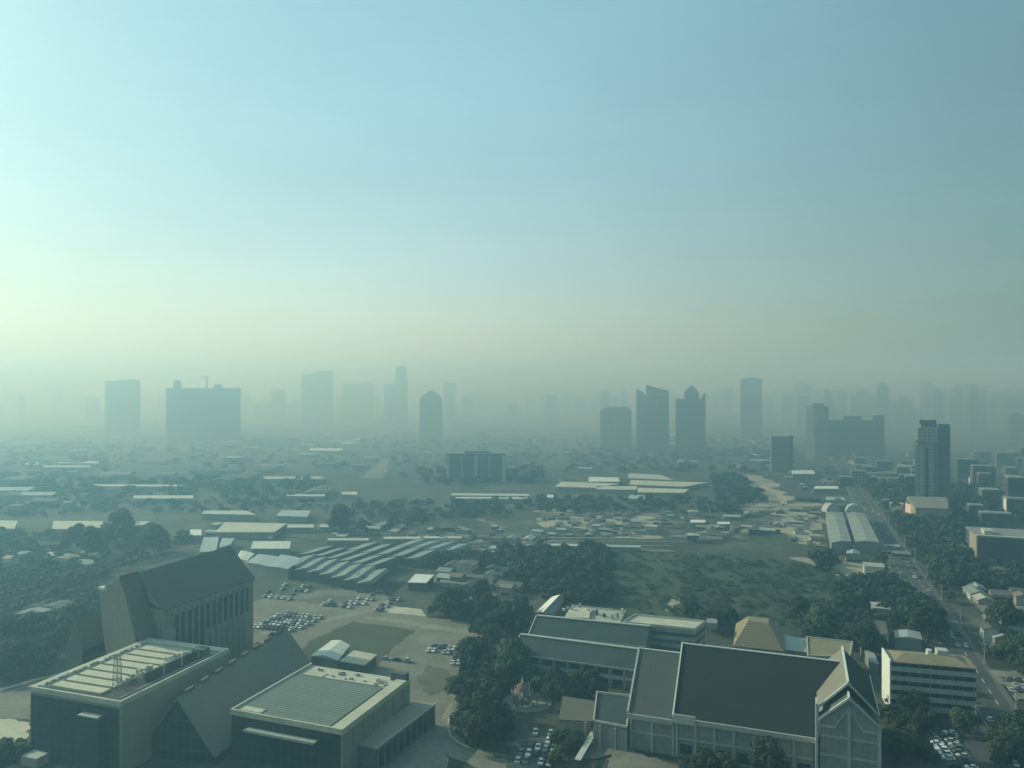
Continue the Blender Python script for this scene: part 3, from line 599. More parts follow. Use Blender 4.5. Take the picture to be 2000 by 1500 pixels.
# ---- G: striped office slab
G_, wG = frame('striped_office_slab', 'five storey slab striped with pale balcony bands and dark window bands beside the avenue', 'building', (1739, 1291), (1907, 1305), 20)
dG = 14
obj('wall', MB().box(.2, wG, .6, dG, 0, 19.6), 'dgrey', G_)
obj('roof', MB().box(-.3, wG + .3, -.5, dG + .3, 19.6, 20), 'orange', G_)
obj('sunlit_side', MB().box(-.35, .19, -.5, dG + .2, 0, 20.6), 'white', G_)
for k in range(5):
    z0 = 1.6 + k * 3.7
    obj('balcony', MB().box(.2, wG, -.7, .59, z0, z0 + 1.6), 'trimdim', G_)
    w_ = obj('window', MB().box(.5, wG - .3, .45, .59, z0 + 1.62, z0 + 3.6), 'glass', G_)
    fm = MB()
    for q in range(8): fm.box(3 + q * 3.8, 3.25 + q * 3.8, .2, .44, z0 + 1.62, z0 + 3.68)
    obj('mullion', fm, 'grey', w_)
hr = MB(); hr.add([(2, 1, 20.02), (wG - 2, 1, 20.02), (wG - 2, dG - 1, 20.02), (2, dG - 1, 20.02), (6, dG / 2, 21.5), (wG - 6, dG / 2, 21.5)], [(0, 1, 5, 4), (1, 2, 5), (2, 3, 4, 5), (3, 0, 4)])
obj('hip_roof', hr, 'orange', G_); obj('water_tank', MB().cyl(16, 9, 20.5, 23, 1.1), 'white', G_); obj('stair_head', MB().box(19, 23, 8, 12, 20.4, 23.2), 'pale', G_)
quad('narrow_white_house', 'narrow house with bright white sloping side beyond the striped office slab', 'house', [(1712,1240),(1735,1240),(1728,1212),(1700,1210)], 9, 'white', 'slate', 0)
quad('long_garden_house', 'long low house with dull blue roof behind the striped office slab', 'house', [(1748,1246),(1800,1250),(1796,1236),(1748,1232)], 6, 'grey', 'tin', 1.2)
quad('curved_drive_roof', 'pale green narrow roof running beside the transept of the great hall', 'building', [(1700,1292),(1716,1298),(1700,1258),(1680,1256)], 5, 'grey', 'tin', 0)

# ---- garden pavilion with spires
px_, py_ = at(1020, 1378)
pav = thing('garden_pavilion', 'small reddish tiered pavilion with pale finials on a round garden plaza', 'pavilion', px_, py_)
obj('plinth', MB().cyl(0, 0, .1, .9, 4.6, 4.3, 16), 'grey', pav)
for k in range(8):
    a_ = k * pi / 4; obj('column', MB().cyl(3.4 * cos(a_), 3.4 * sin(a_), .9, 5, .28, .24, 8), 'rust', pav)
obj('lower_roof', MB().cyl(0, 0, 5.0, 6.6, 4.6, 2.3, 8), 'rust', pav); obj('drum', MB().cyl(0, 0, 6.6, 7.8, 1.8, 1.8, 8), 'steel', pav); obj('upper_roof', MB().cyl(0, 0, 7.8, 9.3, 2.7, .5, 8), 'rust', pav)
for k in range(8):
    a_ = k * pi / 4; obj('finial', MB().cyl(4.2 * cos(a_), 4.2 * sin(a_), 5.1, 7.2, .22, .05, 6), 'white', pav)
obj('spire', MB().cyl(0, 0, 9.3, 12, .4, .05, 8), 'white', pav)
pz = struct('plaza', MB().cyl(at(1030, 1372)[0], at(1030, 1372)[1], .0, .30, 10, 10, 28), 'grey')
bw = MB()
bp = [at(*p) for p in ((877, 1408), (874, 1425), (880, 1442), (895, 1455), (918, 1466))]
for a_, b_ in zip(bp[:-1], bp[1:]): bw.bar((*a_, .9), (*b_, .9), .35)
wl = obj('boundary_wall', MB(), 'trim') if False else None
o = obj('boundary_wall', bw, 'cream'); o['label'] = 'low curved pale wall along the inside of the driveway bend'; o['category'] = 'wall'
fc = MB(); fp = [at(*p) for p in ((0, 1352), (60, 1334), (110, 1322), (165, 1306), (220, 1290))]
for a_, b_ in zip(fp[:-1], fp[1:]): fc.bar((*a_, .8), (*b_, .8), .5)
o = obj('boundary_wall', fc, 'pale'); o['label'] = 'straight pale wall between the left woodland and the office block'; o['category'] = 'wall'

# ---- twin warehouses beside the avenue
for lab, q_ in (('left of the twin long warehouses with cross ribbed roofs beside the avenue', [(1624,1060),(1663,1058),(1645,1001),(1613,1000)]), ('right of the twin long warehouses with cross ribbed roofs beside the avenue', [(1671,1058),(1718,1060),(1688,1003),(1653,1001)])):
    r = quad('long_warehouse', lab, 'warehouse', q_, 9, 'grey', ribbed('cross_ribbed_roof', (.26, .28, .26), 17, 1, .6, .6, .12, .12), 1.2, axis='y')
    P = [Vector(local(r, *at(p[0], p[1], 9))) for p in q_]; c_ = (P[2] + P[3]) / 2; rr = (P[2] - P[3]).length / 2
    arc = [(c_.x + rr * cos(t_ * pi / 8), c_.y + 1.2, 9 + 8 * sin(t_ * pi / 8)) for t_ in range(9)]
    obj('arched_front', MB().loft(arc, [(p[0], p[1] + 8, p[2]) for p in arc]), 'tin', r)

# ---- K: dark block far right
K_, wK = frame('dark_box_building', 'large dark box building with pale roof edge and lit end wall beyond the avenue', 'building', (1909, 1047), (2060, 1056), 20)
obj('wall', MB().box(.2, wK, .2, 40, 0, 19.5), 'fC', K_); obj('sunlit_side', MB().box(-.6, .19, -.3, 24, 0, 19.5), 'beige', K_); obj('roof', MB().box(-.6, wK, -.5, 40.2, 19.5, 20), 'grey', K_); obj('parapet', MB().box(-.6, wK, -.6, 2.4, 20.01, 20.8), 'pale', K_)
obj('roof_hut', MB().box(6, 12, 8, 20, 20.02, 23), 'pale', K_)
quad('podium_shed', 'low grey roofed shed left of the large dark box building', 'building', [(1858,1073),(1887,1073),(1884,1052),(1842,1050)], 7, 'grey', 'slate', 0)
pd = quad('market_hall_podium', 'broad low brown podium at the foot of the stepped tower', 'building', [(1788,992),(1852,994),(1850,972),(1772,970)], 17, 'beige', 'slate2', 0)
pk = quad('pink_gabled_front', 'sunlit pink walled house with arched opening next to the podium', 'house', [(1768,982),(1787,988),(1790,975),(1772,970)], 14, 'pink', 'slate', 2)
obj('arch_opening', MB().prism([(-3, -11), (2, -11), (2, -8), (-3, -8)], 0, 9), 'rust', pk)
cr = quad('lit_gable_house', 'house with tall sunlit white gable wall facing the avenue at the right edge', 'house', [(1930,1195),(1955,1215),(1965,1200),(1940,1185)], 9, 'white', 'slate', 3)

# ---- saw-tooth like sheds cluster
roofs = []
def shed_row(n0, n1, f0, cnt, ln, grp, mats, lab, wd=11):
    a_, b_ = Vector(at(*n0, 6)), Vector(at(*n1, 6)); 
    dirv = (Vector(at(*f0, 6)) - a_).normalized(); st = (b_ - a_) / (cnt - 1); ang = math.atan2(-dirv.x, dirv.y)
    gap = abs(st.x * cos(ang) + st.y * sin(ang))
    me_w = None
    for k in range(cnt):
        p = a_ + st * k
        r = thing('market_shed', lab, 'shed', p.x, p.y, ang, grp)
        if k == 0 or me_w is None:
            hw = gap * .485
            me_w = MB().box(-hw, hw, 0, ln, 0, 5.7).mesh('wall', M['dgrey'])
            rx_ = hw * .8
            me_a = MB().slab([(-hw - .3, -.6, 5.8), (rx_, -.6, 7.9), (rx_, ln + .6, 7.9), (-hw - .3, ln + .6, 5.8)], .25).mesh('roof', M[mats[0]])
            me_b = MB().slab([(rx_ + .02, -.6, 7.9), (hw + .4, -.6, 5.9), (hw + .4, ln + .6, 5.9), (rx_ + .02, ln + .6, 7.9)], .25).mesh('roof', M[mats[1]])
            me_g = MB().add([(-hw, -.02, 5.7), (hw, -.02, 5.7), (rx_, -.02, 7.7)], [(0, 1, 2)]).mesh('gable', M['grey'])
        obj('wall', me_w, None, r); obj('roof', me_a, None, r); obj('roof', me_b, None, r); obj('gable', me_g, None, r)
shed_row((568, 1108), (712, 1139), (606, 1087), 7, 32, 'tin roofed sheds in the nearest row', ('dulltin', 'dulltin'), 'slanting tin roofed shed in the nearest row of the shed market')
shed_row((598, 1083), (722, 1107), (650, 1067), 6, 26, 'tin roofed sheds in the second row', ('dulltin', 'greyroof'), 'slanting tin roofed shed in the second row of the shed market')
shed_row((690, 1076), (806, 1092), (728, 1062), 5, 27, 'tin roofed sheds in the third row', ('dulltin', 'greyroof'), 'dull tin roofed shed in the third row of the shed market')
shed_row((785, 1068), (872, 1077), (815, 1058), 4, 26, 'tin roofed sheds in the farthest row', ('dulltin', 'dulltin'), 'dull tin roofed shed in the farthest row of the shed market')
for lab, q_, mm in (('broad pale tin roof at the left end of the shed market', [(482,1099),(522,1106),(550,1090),(505,1083)], 'tin'), ('wide tin roof second from the left end of the shed market', [(520,1106),(562,1112),(590,1092),(548,1084)], 'tin'),
     ('very pale cluttered roof behind the tall gabled hall', [(462,1090),(482,1096),(496,1082),(470,1076)], 'tin2'), ('long pale roof just behind the shed market', [(491,1072),(565,1072),(567,1058),(495,1058)], 'tin2')):
    quad('wide_shed', lab, 'shed', q_, 7, 'grey', mm, .8)

# ---- long pale roofs across the plain
LONG = [([(-60,1033),(28,1033),(34,1018),(-60,1016)], 8, 'cream', 'cream roofed warehouse cut by the left edge of the view'), ([(103,1034),(262,1034),(292,1019),(105,1018)], 8, 'cream', 'longest cream roof on the left, behind a round dark tree'),
 ([(420,1040),(535,1040),(560,1023),(440,1021)], 8, 'cream', 'large cream slanted roof behind the shed market'), ([(562,1031),(612,1031),(612,1025),(562,1025)], 7, 'trim', 'thin pale roof joined to the large cream slanted roof'),
 ([(625,1030),(650,1030),(650,1025),(625,1025)], 7, 'trim', 'short thin pale roof left of the dark grove'), ([(370,1046),(393,1046),(393,1035),(372,1035)], 7, 'white', 'small bright white roof left of the large cream roof'),
 ([(390,1078),(422,1078),(427,1050),(398,1050)], 8, 'tin', 'pale teal roof behind the ridge of the tall gabled hall'), ([(428,1070),(450,1064),(458,1052),(434,1052)], 8, 'tin', 'narrow teal roof right behind the ridge of the tall gabled hall'),
 ([(50,908),(75,908),(75,903),(50,903)], 9, 'white', 'short bright roof far out on the left'), ([(115,905),(193,905),(193,901),(115,901)], 9, 'white', 'long bright roof far out on the left'), ([(85,913),(175,913),(175,909),(85,909)], 9, 'trim', 'dimmer long roof just in front of the far bright one'),
 ([(262,974),(377,974),(377,968),(262,968)], 8, 'trim', 'single long pale roof in the misty left plain'), ([(185,950),(358,951),(358,947),(185,946)], 8, 'pale', 'very long dull roof in the misty left plain'), ([(30,957),(72,957),(72,953),(30,953)], 8, 'pale', 'faint short roof at the left in the mist'),
 ([(603,880),(670,881),(668,876),(608,875)], 9, 'white', 'white roof left of the round topped tower, far out'), ([(668,867),(693,867),(693,862),(668,862)], 9, 'white', 'small white roof behind the far white one'),
 ([(515,936),(633,936),(632,931),(515,931)], 8, 'pale', 'long dull roof in the central mist'), ([(560,969),(634,970),(634,965),(560,965)], 8, 'pale', 'medium dull roof below the central mist'), ([(668,966),(697,967),(697,961),(668,961)], 8, 'pale', 'short dull roof right of the medium dull one'),
 ([(395,1004),(500,1006),(480,998),(400,998)], 8, 'pale', 'dull roof behind the large cream slanted roof'), ([(540,1008),(600,1010),(606,998),(550,997)], 8, 'tin', 'dull teal roof left of the dark grove'),
 ([(880,968),(1035,969),(1030,965),(884,964)], 8, 'trim', 'long thin pale roof in front of the hazy apartment slab'), ([(890,974),(1030,975),(1030,971),(890,971)], 7, 'pale', 'second long thin roof in front of the hazy apartment slab'),
 ([(1084,951),(1163,953),(1210,945),(1098,941)], 7, 'cream', 'leftmost large cream roof of the central depot'), ([(1165,956),(1242,957),(1244,950),(1168,950)], 7, 'trim', 'narrow cream roof at the front of the central depot'),
 ([(1150,941),(1210,941),(1207,933),(1150,932)], 7, 'white', 'bright short roof at the back of the central depot'), ([(1230,947),(1335,951),(1382,943),(1232,938)], 7, 'cream', 'long cream roof right of centre in the depot'),
 ([(1226,934),(1315,938),(1290,928),(1228,925)], 7, 'trim', 'rearmost long roof of the central depot'), ([(1246,962),(1335,963),(1345,956),(1246,953)], 7, 'cream', 'front right roof of the central depot'), ([(1228,974),(1260,975),(1260,968),(1230,967)], 7, 'tin', 'small blue roof in front of the depot'),
 ([(1349,1021),(1377,1021),(1377,1016),(1349,1016)], 7, 'white', 'short bright white roof in the middle of the scrapyard'), ([(1402,1024),(1425,1024),(1425,1020),(1402,1020)], 7, 'white', 'short bright roof right of the scrapyard'), ([(1069,972),(1081,972),(1081,967),(1069,967)], 8, 'white', 'tiny bright roof left of the central depot'),
 ([(1548,926),(1592,926),(1588,919),(1546,919)], 9, 'white', 'bright roof with two ribs beside the far avenue'), ([(1590,955),(1637,955),(1636,950),(1592,950)], 8, 'white', 'thin bright roof behind the twin warehouses'), ([(1612,977),(1650,978),(1648,972),(1614,971)], 8, 'tin', 'dull roof directly behind the twin warehouses'),
 ([(640,1056),(720,1056),(718,1052),(642,1052)], 6, 'pale', 'thin roof along the rail strip, leftmost'), ([(750,1053),(820,1053),(820,1049),(750,1049)], 6, 'trim', 'thin roof along the rail strip, near the dirt road'), ([(830,1052),(900,1052),(900,1048),(830,1048)], 6, 'pale', 'thin roof along the rail strip, centre left'),
 ([(1060,1066),(1160,1068),(1160,1064),(1060,1062)], 5, 'pale', 'thin platform roof on the rail strip near the field'), ([(1165,1068),(1250,1070),(1250,1066),(1165,1064)], 5, 'tin', 'thin platform roof on the rail strip over the field'), ([(900,1078),(1000,1080),(1000,1076),(900,1074)], 5, 'trimdim', 'thin platform roof nearest the shed market'),
 ([(890,1125),(948,1131),(946,1124),(892,1119)], 5, 'slate', 'brown low roof beyond the dusty parking lot'), ([(860,1138),(955,1146),(955,1141),(862,1133)], 4, 'lot', 'long brown low roof beyond the bright slab roofed shed')]
for q_, z, rf, lab in LONG:
    z *= .68
    quad('long_warehouse' if abs(q_[1][0] - q_[0][0]) > 40 else 'small_warehouse', lab, 'warehouse', q_, z, 'grey', rf, .6 if z > 6 else 0)

# ------------------------------------------------------------------ towers
def tower(label, x0, x1, ytop, D, mat='fA', depth=None, steps=(), lit=False, rot=None, name='tower_block', roofmat='grey', group=None):
    h = tall(ytop, D); wx = (x1 - x0) * D / F; d = depth or min(wx, 32)
    xc = ((x0 + x1) / 2 - 1000) * D / F
    if rot is None: rot = -math.atan2(xc, D) + (-.22 if lit else 0)
    r = thing(name, label, 'tower', xc, D, rot, group)
    obj('wall', MB().box(-wx / 2, wx / 2, 0, d, 0, h), mat, r)
    obj('roof', MB().box(-wx / 2 + .5, wx / 2 - .5, .5, d - .5, h + .01, h + 1.2), roofmat, r)
    for (a_, b_, yt) in steps:          # boxes on the roof, by fraction of the width
        h2 = tall(yt, D); obj('penthouse', MB().box(-wx / 2 + wx * a_ + .05, -wx / 2 + wx * b_ - .05, d * .15, d * .85, h + 1.22, h2), mat, r)
    if lit: obj('sunlit_side', MB().box(-wx / 2 - 1.2, -wx / 2 - .02, -.4, d, 0, h + 1), 'white', r)  # white slab stands in for sunlight on the left end
    return r, wx, h, d
tower('pale misty slab tower, leftmost of the big ones', 209, 270, 745, 1950, 'fA', steps=((.5, 1, 741),))
r, wx, h, d = tower('broad twin topped tower block with a crane on its roof', 331, 466, 759, 1720, 'fC', 34, ((.09, .2, 748), (.64, .75, 751)))
obj('tower_top', MB().box(-wx * .40, -wx * .32, 8, 24, tall(748, 1720) + .05, tall(743, 1720)), 'fC', r)
cj = thing('roof_crane', 'small tower crane standing on the broad twin topped block', 'crane', (399 - 1000) * 1720 / F, 1735); cj.location.z = h + 1.25
obj('mast', MB().bar((0, 0, 0), (0, 0, 25), 1.5), 'dgrey', cj); obj('jib', MB().bar((-15, 0, 24), (6, 0, 25.5), 1.2).bar((0, 0, 25), (-8, 0, 26), .8), 'dgrey', cj)
cj.location.z = h + 1.2
tower('faint double block left of centre with higher right half', 590, 650, 731, 2500, 'fA', 50, ((.4, 1, 725),))
tower('very faint wide tower right of the faint double block', 670, 728, 749, 2900, 'fA', 50)
tower('faint stepped tower with a tall slim right part', 750, 796, 751, 2500, 'fA', 40, ((.5, .98, 716),))
r, wx, h, d = tower('dark tower with rounded peaked top left of centre', 820, 864, 780, 1800, 'fC', 34)
obj('domed_top', MB().loft([(-wx / 2, 2, h + 1.22), (wx / 2, 2, h + 1.22), (wx / 2, d - 2, h + 1.22), (-wx / 2, d - 2, h + 1.22)], [(-wx * .34, 6, h + 11), (wx * .34, 6, h + 11), (wx * .34, d - 6, h + 11), (-wx * .34, d - 6, h + 11)]).loft([(-wx * .34, 6, h + 11.01), (wx * .34, 6, h + 11.01), (wx * .34, d - 6, h + 11.01), (-wx * .34, d - 6, h + 11.01)], [(-wx * .07, 13, h + 20), (wx * .07, 13, h + 20), (wx * .07, d - 13, h + 20), (-wx * .07, d - 13, h + 20)]), 'fC', r)
tower('slim faint tower just right of the round topped one', 866, 890, 748, 2700, 'fA', 40)
r, wx, h, d = tower('pale gridded block left of the two pointed towers', 1173, 1233, 800, 1520, 'fB', 30, ((.15, .9, 795),)); obj('rib', MB().box(-wx * .1, 0, -1, -.02, 0, h - 3), 'grey', r)
r, wx, h, d = tower('dark tower with two pointed corners, left of the pair', 1243, 1306, 772, 1480, 'fC', 34)
for xa, xb, hh, mir in ((-wx / 2 + .3, -wx * .26, 12, 0), (-wx * .2, wx / 2 - .3, 20, 0)):
    obj('pointed_top', MB().add([(xa, 1, h), (xb, 1, h), (xb, 1, h + hh * .42), (xa, 1, h + hh), (xa, d - 1, h), (xb, d - 1, h), (xb, d - 1, h + hh * .42), (xa, d - 1, h + hh)], [(0, 1, 2, 3), (4, 7, 6, 5), (3, 2, 6, 7), (0, 3, 7, 4), (1, 5, 6, 2)]), 'fC', r)
r, wx, h, d = tower('dark tower with central pyramid top, right of the pair', 1320, 1377, 780, 1430, 'fC', 34)
obj('pointed_top', MB().loft([(-wx * .22, 5, h + 1.22), (wx * .28, 5, h + 1.22), (wx * .28, d - 5, h + 1.22), (-wx * .22, d - 5, h + 1.22)], [(-wx * .2, 7, h + 14), (wx * .26, 7, h + 14), (wx * .26, d - 7, h + 14), (-wx * .2, d - 7, h + 14)]).loft([(-wx * .2, 7, h + 14.01), (wx * .26, 7, h + 14.01), (wx * .26, d - 7, h + 14.01), (-wx * .2, d - 7, h + 14.01)], [(0, 16, h + 25), (wx * .1, 16, h + 25), (wx * .1, d - 16, h + 25), (0, d - 16, h + 25)]), 'fC', r)
obj('corner_fin', MB().add([(wx * .34, 1, h), (wx / 2 - .2, 1, h), (wx / 2 - .2, 1, h + 13), (wx * .34, d - 1, h), (wx / 2 - .2, d - 1, h), (wx / 2 - .2, d - 1, h + 13)], [(0, 1, 2), (3, 5, 4), (0, 2, 5, 3), (1, 4, 5, 2)]), 'fC', r)
r, wx, h, d = tower('lone tall tower with rounded top between the pointed pair and the right cluster', 1447, 1487, 746, 1850, 'fA', 34)
obj('curved_top', MB().add([(-wx / 2 + .2, 1, h)] + [(-wx / 2 + .2 + (wx - .4) * k / 8, 1, h + 5.5 + 5 * sin(pi * (k + 1) / 10)) for k in range(9)] + [(wx / 2 - .2, 1, h)] + [(-wx / 2 + .2, d, h)] + [(-wx / 2 + .2 + (wx - .4) * k / 8, d, h + 5.5 + 5 * sin(pi * (k + 1) / 10)) for k in range(9)] + [(wx / 2 - .2, d, h)],
    [tuple(range(11))[::-1], tuple(range(11, 22))] + [(i, i + 1, i + 12, i + 11) for i in range(10)]), 'fA', r)
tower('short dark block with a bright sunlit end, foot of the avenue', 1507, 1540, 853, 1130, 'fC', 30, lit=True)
r, wx, h, d = tower('slim tower with sunlit left half in the right cluster', 1577, 1617, 795, 1330, 'fB', 26, ((.25, .8, 788),)); obj('sunlit_side', MB().box(-wx / 2 - .5, -wx * .12, -1.6, -.02, 0, h), 'pale', r)  # pale slab over the front paints in the sunlit left half
r, wx, h, d = tower('wide stepped residential slab right of the slim sunlit tower', 1618, 1722, 822, 1360, 'fA', 30, ((.3, .62, 813), (.8, 1, 811)))
for k in range(4): obj('rib', MB().box(-wx * .4 + k * wx * .25, -wx * .36 + k * wx * .25, -1.2, -.02, 0, h - 3), 'dgrey', r)
r, wx, h, d = tower('stepped residential tower with flared crown, nearest of the right side towers', 1795, 1830, 838, 800, 'fB', 18, ((.15, .95, 828),))
obj('crown', MB().box(-wx * .42, wx * .4, 0, d, tall(828, 800) + .05, tall(821, 800)), 'fC', r); obj('eave', MB().box(-wx * .62, wx * .45, -1.5, d, tall(865, 800), tall(862, 800)), 'slate', r)
obj('rear_wing', MB().box(wx / 2 + .02, wx / 2 + 11, 4, d + 6, 0, tall(829, 800)), 'fA', r); obj('side_wing', MB().box(-wx / 2 - 2.5, wx * .3, -3, -.02, 0, tall(870, 800)), 'fB', r); obj('window_strip', MB().box(-wx * .15, wx * .02, -3.2, -3.02, 2, tall(874, 800)), 'glass', r)
r, wx, h, d = tower('hazy apartment slab with four ribs standing alone in the middle of the plain', 872, 988, 887, 1030, 'fA', 26, ((.3, .72, 882),), name='apartment_slab')
for k in range(5): obj('rib', MB().box(-wx / 2 + k * wx * .235, -wx / 2 + k * wx * .235 + 4, -3, -.02, 0, h - 2), 'grey' if k % 2 else 'pale', r)
# faint skyline
faint = [(930,962,760,3800),(965,985,766,3900),(990,1030,757,4300),(1033,1062,764,3800),(1064,1090,752,4400),(1092,1128,766,3500),(1130,1150,758,4200),(1152,1172,770,3000),
 (1385,1420,772,3200),(1422,1442,764,3600),(1492,1518,766,3300),(1520,1548,758,3700),(1555,1572,770,2700),(1577,1589,738,3300),(1592,1625,762,3000),(1640,1668,768,3000),(1672,1690,756,3400),(1695,1722,770,2800),(1726,1748,760,3200),
 (1752,1800,800,1900),(1762,1782,775,2600),(1800,1828,770,2800),(1853,1880,790,2300),(1884,1905,772,2800),(1908,1940,786,2300),(1944,1960,768,2800),(1962,1985,778,2200),(1972,2002,812,1500),(1985,2010,760,2400),
 (498,540,790,2600),(90,120,738,3600),(20,60,772,3300),(140,180,775,3200),(480,500,778,3300),(655,668,775,3000),(700,745,770,3300),(900,925,772,3200),(560,600,786,2600)]
for k in range(120):
    x_ = R.uniform(880, 2010) if k < 100 else R.uniform(0, 880); w_ = R.uniform(8, 28); faint.append((x_, x_ + w_, R.uniform(756, 792) - (8 if x_ > 1550 else 0), R.uniform(2300, 3900) if x_ < 1550 else R.uniform(1900, 2700)))
for k, (a_, b_, yt, D) in enumerate(faint):
    tower('faint high-rise dissolving in the haze along the skyline', a_, b_, yt, D * 1.1, ('fA', 'fB', 'fC')[k % 3], 30, ((.2, .7, yt - 4),) if k % 2 else (), name='distant_tower', group='faint high-rises along the skyline')
sp = thing('spire_tower', 'needle thin mast rising out of the right skyline', 'tower', (1632 - 1000) * 3000 / F, 3000); obj('mast', MB().cyl(0, 0, 0, tall(730, 3000), 3, 1, 8), 'steel', sp); obj('wall', MB().box(-20, 20, 4, 34, 0, tall(765, 3000)), 'fA', sp)
# mid-rise blocks on the right
for k in range(34):
    px = R.uniform(1860, 2060); D = R.uniform(700, 1350); yt = 750 + (H - R.uniform(8, 40) * R.uniform(.6, 1)) * F / D; w_ = R.uniform(12, 26) * F / D
    r, wx, h, d = tower('mid-rise apartment block in the dense quarter right of the stepped tower', px, px + w_, yt, D, R.choice(['fC', 'fA', 'fC']), R.uniform(10, 22), rot=TH, name='apartment_block', group='mid-rise blocks of the right hand quarter')
    if k % 9 == 0: obj('sunlit_side', MB().box(-wx / 2 - .5, -wx / 2 - .02, 0, d * .5, 0, h), 'white', r)  # white sliver painted as a sunlit edge on some blocks
for k in range(14):
    px = R.uniform(1640, 1790); D = R.uniform(900, 1200); yt = 750 + (H - R.uniform(8, 20)) * F / D
    tower('low block in the hazy quarter left of the stepped tower', px, px + R.uniform(14, 30) * F / D, yt, D, R.choice(['fC', 'fA', 'fB']), 14, rot=TH, name='apartment_block', group='low blocks left of the stepped tower')

# ------------------------------------------------------------------ little houses
def house_mesh(w_, d_, h_, r_):
    wa = MB().box(-w_ / 2, w_ / 2, -d_ / 2, d_ / 2, 0, h_); wa.add([(-w_ / 2, -d_ / 2, h_), (-w_ / 2, d_ / 2, h_), (-w_ / 2, 0, h_ + r_)], [(0, 2, 1)]); wa.add([(w_ / 2, -d_ / 2, h_), (w_ / 2, d_ / 2, h_), (w_ / 2, 0, h_ + r_)], [(0, 1, 2)])
    a_, b_ = w_ / 2 + .5, d_ / 2 + .6
    ro = MB().slab([(-a_, -b_, h_ - .1), (a_, -b_, h_ - .1), (a_, 0, h_ + r_ + .2), (-a_, 0, h_ + r_ + .2)], .2).slab([(-a_, .01, h_ + r_ + .2), (a_, .01, h_ + r_ + .2), (a_, b_, h_ - .1), (-a_, b_, h_ - .1)], .2)
    wi = MB()
    wi.box(-w_ / 2 + 1, w_ / 2 - 1, -d_ / 2 - .08, -d_ / 2 - .01, 1, 2.4)
    return wa.mesh('wall', M['grey']), ro.mesh('roof', M['tin']), wi.mesh('window', M['glass'])
HM = [house_mesh(*p) for p in ((10, 8, 3.4, 1.6), (16, 9, 4, 1.8), (8, 7, 6, 1.4), (22, 11, 5, 2.0), (12, 12, 7, .4), (30, 10, 4.5, 1.5))]
def inside(poly, x, y):
    c = False
    for i in range(len(poly)):
        (x1, y1), (x2, y2) = poly[i], poly[i - 1]
        if (y1 > y) != (y2 > y) and x < (x2 - x1) * (y - y1) / (y2 - y1) + x1: c = not c
    return c
def scatter(poly_px, n, mind=0, avoid=(), tries=40):
    P = [at(*p) for p in poly_px]; xs = [p[0] for p in P]; ys = [p[1] for p in P]; out = []
    for _ in range(n * tries):
        if len(out) >= n: break
        x, y = R.uniform(min(xs), max(xs)), R.uniform(min(ys), max(ys))
        if not inside(P, x, y): continue
        if mind and any((x - q[0]) ** 2 + (y - q[1]) ** 2 < mind * mind for q in out): continue
        if any((x - a[0]) ** 2 + (y - a[1]) ** 2 < a[2] ** 2 for a in avoid): continue
        out.append((x, y))
    return out
PL = [[(1040,1000),(1600,990),(1600,1072),(1040,1070)], [(850,1050),(1040,1046),(1040,1100),(850,1098)], [(1150,985),(1320,985),(1320,1000),(1150,1000)]]
HOUSES = [
 ([(1045,1005),(1300,1003),(1300,1050),(1045,1050)], 46, 'little tin roofed hut in the scrapyard strip above the field', 'huts of the scrapyard strip'),
 ([(1300,1003),(1600,995),(1605,1072),(1300,1060)], 56, 'little roof in the cluttered settlement left of the twin warehouses', 'roofs of the cluttered settlement'),
 ([(830,1055),(1080,1055),(1080,1085),(850,1085)], 32, 'small low roof on the rail strip right of the shed market', 'small roofs on the rail strip'),
 ([(1440,915),(1560,905),(1620,940),(1620,985),(1490,985)], 26, 'small hazy roof beside the far end of the avenue', 'small roofs by the far avenue'),
 ([(850,1110),(1010,1120),(1000,1165),(870,1150)], 12, 'small grey house among the trees beyond the dusty lot', 'small houses beyond the dusty lot'),
 ([(1860,1120),(2060,1130),(2060,1200),(1880,1185)], 16, 'small town house right of the avenue, upper group', 'town houses right of the avenue'),
 ([(1920,1215),(2060,1220),(2060,1300),(1960,1290)], 9, 'small town house right of the avenue, lower group', 'lower town houses right of the avenue'),
 ([(20,1085),(200,1080),(200,1110),(20,1112)], 10, 'small pale roof among the trees at the far left', 'pale roofs among the left trees'),
 ([(40,1195),(150,1195),(150,1235),(40,1240)], 7, 'low roof in the left woodland clearing', 'low roofs in the left clearing'),
 ([(640,1032),(1050,1030),(1050,1052),(640,1050)], 26, 'small low hut scattered on the dark strip behind the rail tracks', 'huts behind the rail tracks'),
 ([(360,1030),(820,1046),(820,1062),(360,1060)], 14, 'small low roof behind the shed market', 'small roofs behind the shed market'),
 ([(1640,1060),(1750,1065),(1770,1095),(1600,1085)], 14, 'hut just below the twin warehouses', 'huts below the twin warehouses')]
HM_used = []
for poly, n, lab, grp in HOUSES:
    for (x, y) in scatter(poly, n, 9 if n > 40 else 11):
        i = R.choice([0, 0, 1, 1, 2, 3, 4, 5] if y > 560 else [0, 0, 1, 2, 4])
        wm, rm, wim = HM[i]
        r = thing('small_house', lab, 'house', x, y, TH + R.choice([0, pi / 2]) + R.uniform(-.15, .15), grp)
        if y > 560: k_ = R.uniform(.4, .85); r.scale = (k_, k_, k_ * .9)
        for nm, me, mt_ in (('wall', wm, R.choice(['grey', 'pale', 'dgrey', 'beige'])), ('roof', rm, R.choice(['tin', 'slate', 'greyroof', 'dgrey', 'dulltin', 'trimdim', 'greenroof', 'slate2', 'slate', 'rustroof'])), ('window', wim, 'glass')):
            o = obj(nm, me, None, r); o.material_slots[0].link = 'OBJECT'; o.material_slots[0].material = M[mt_]

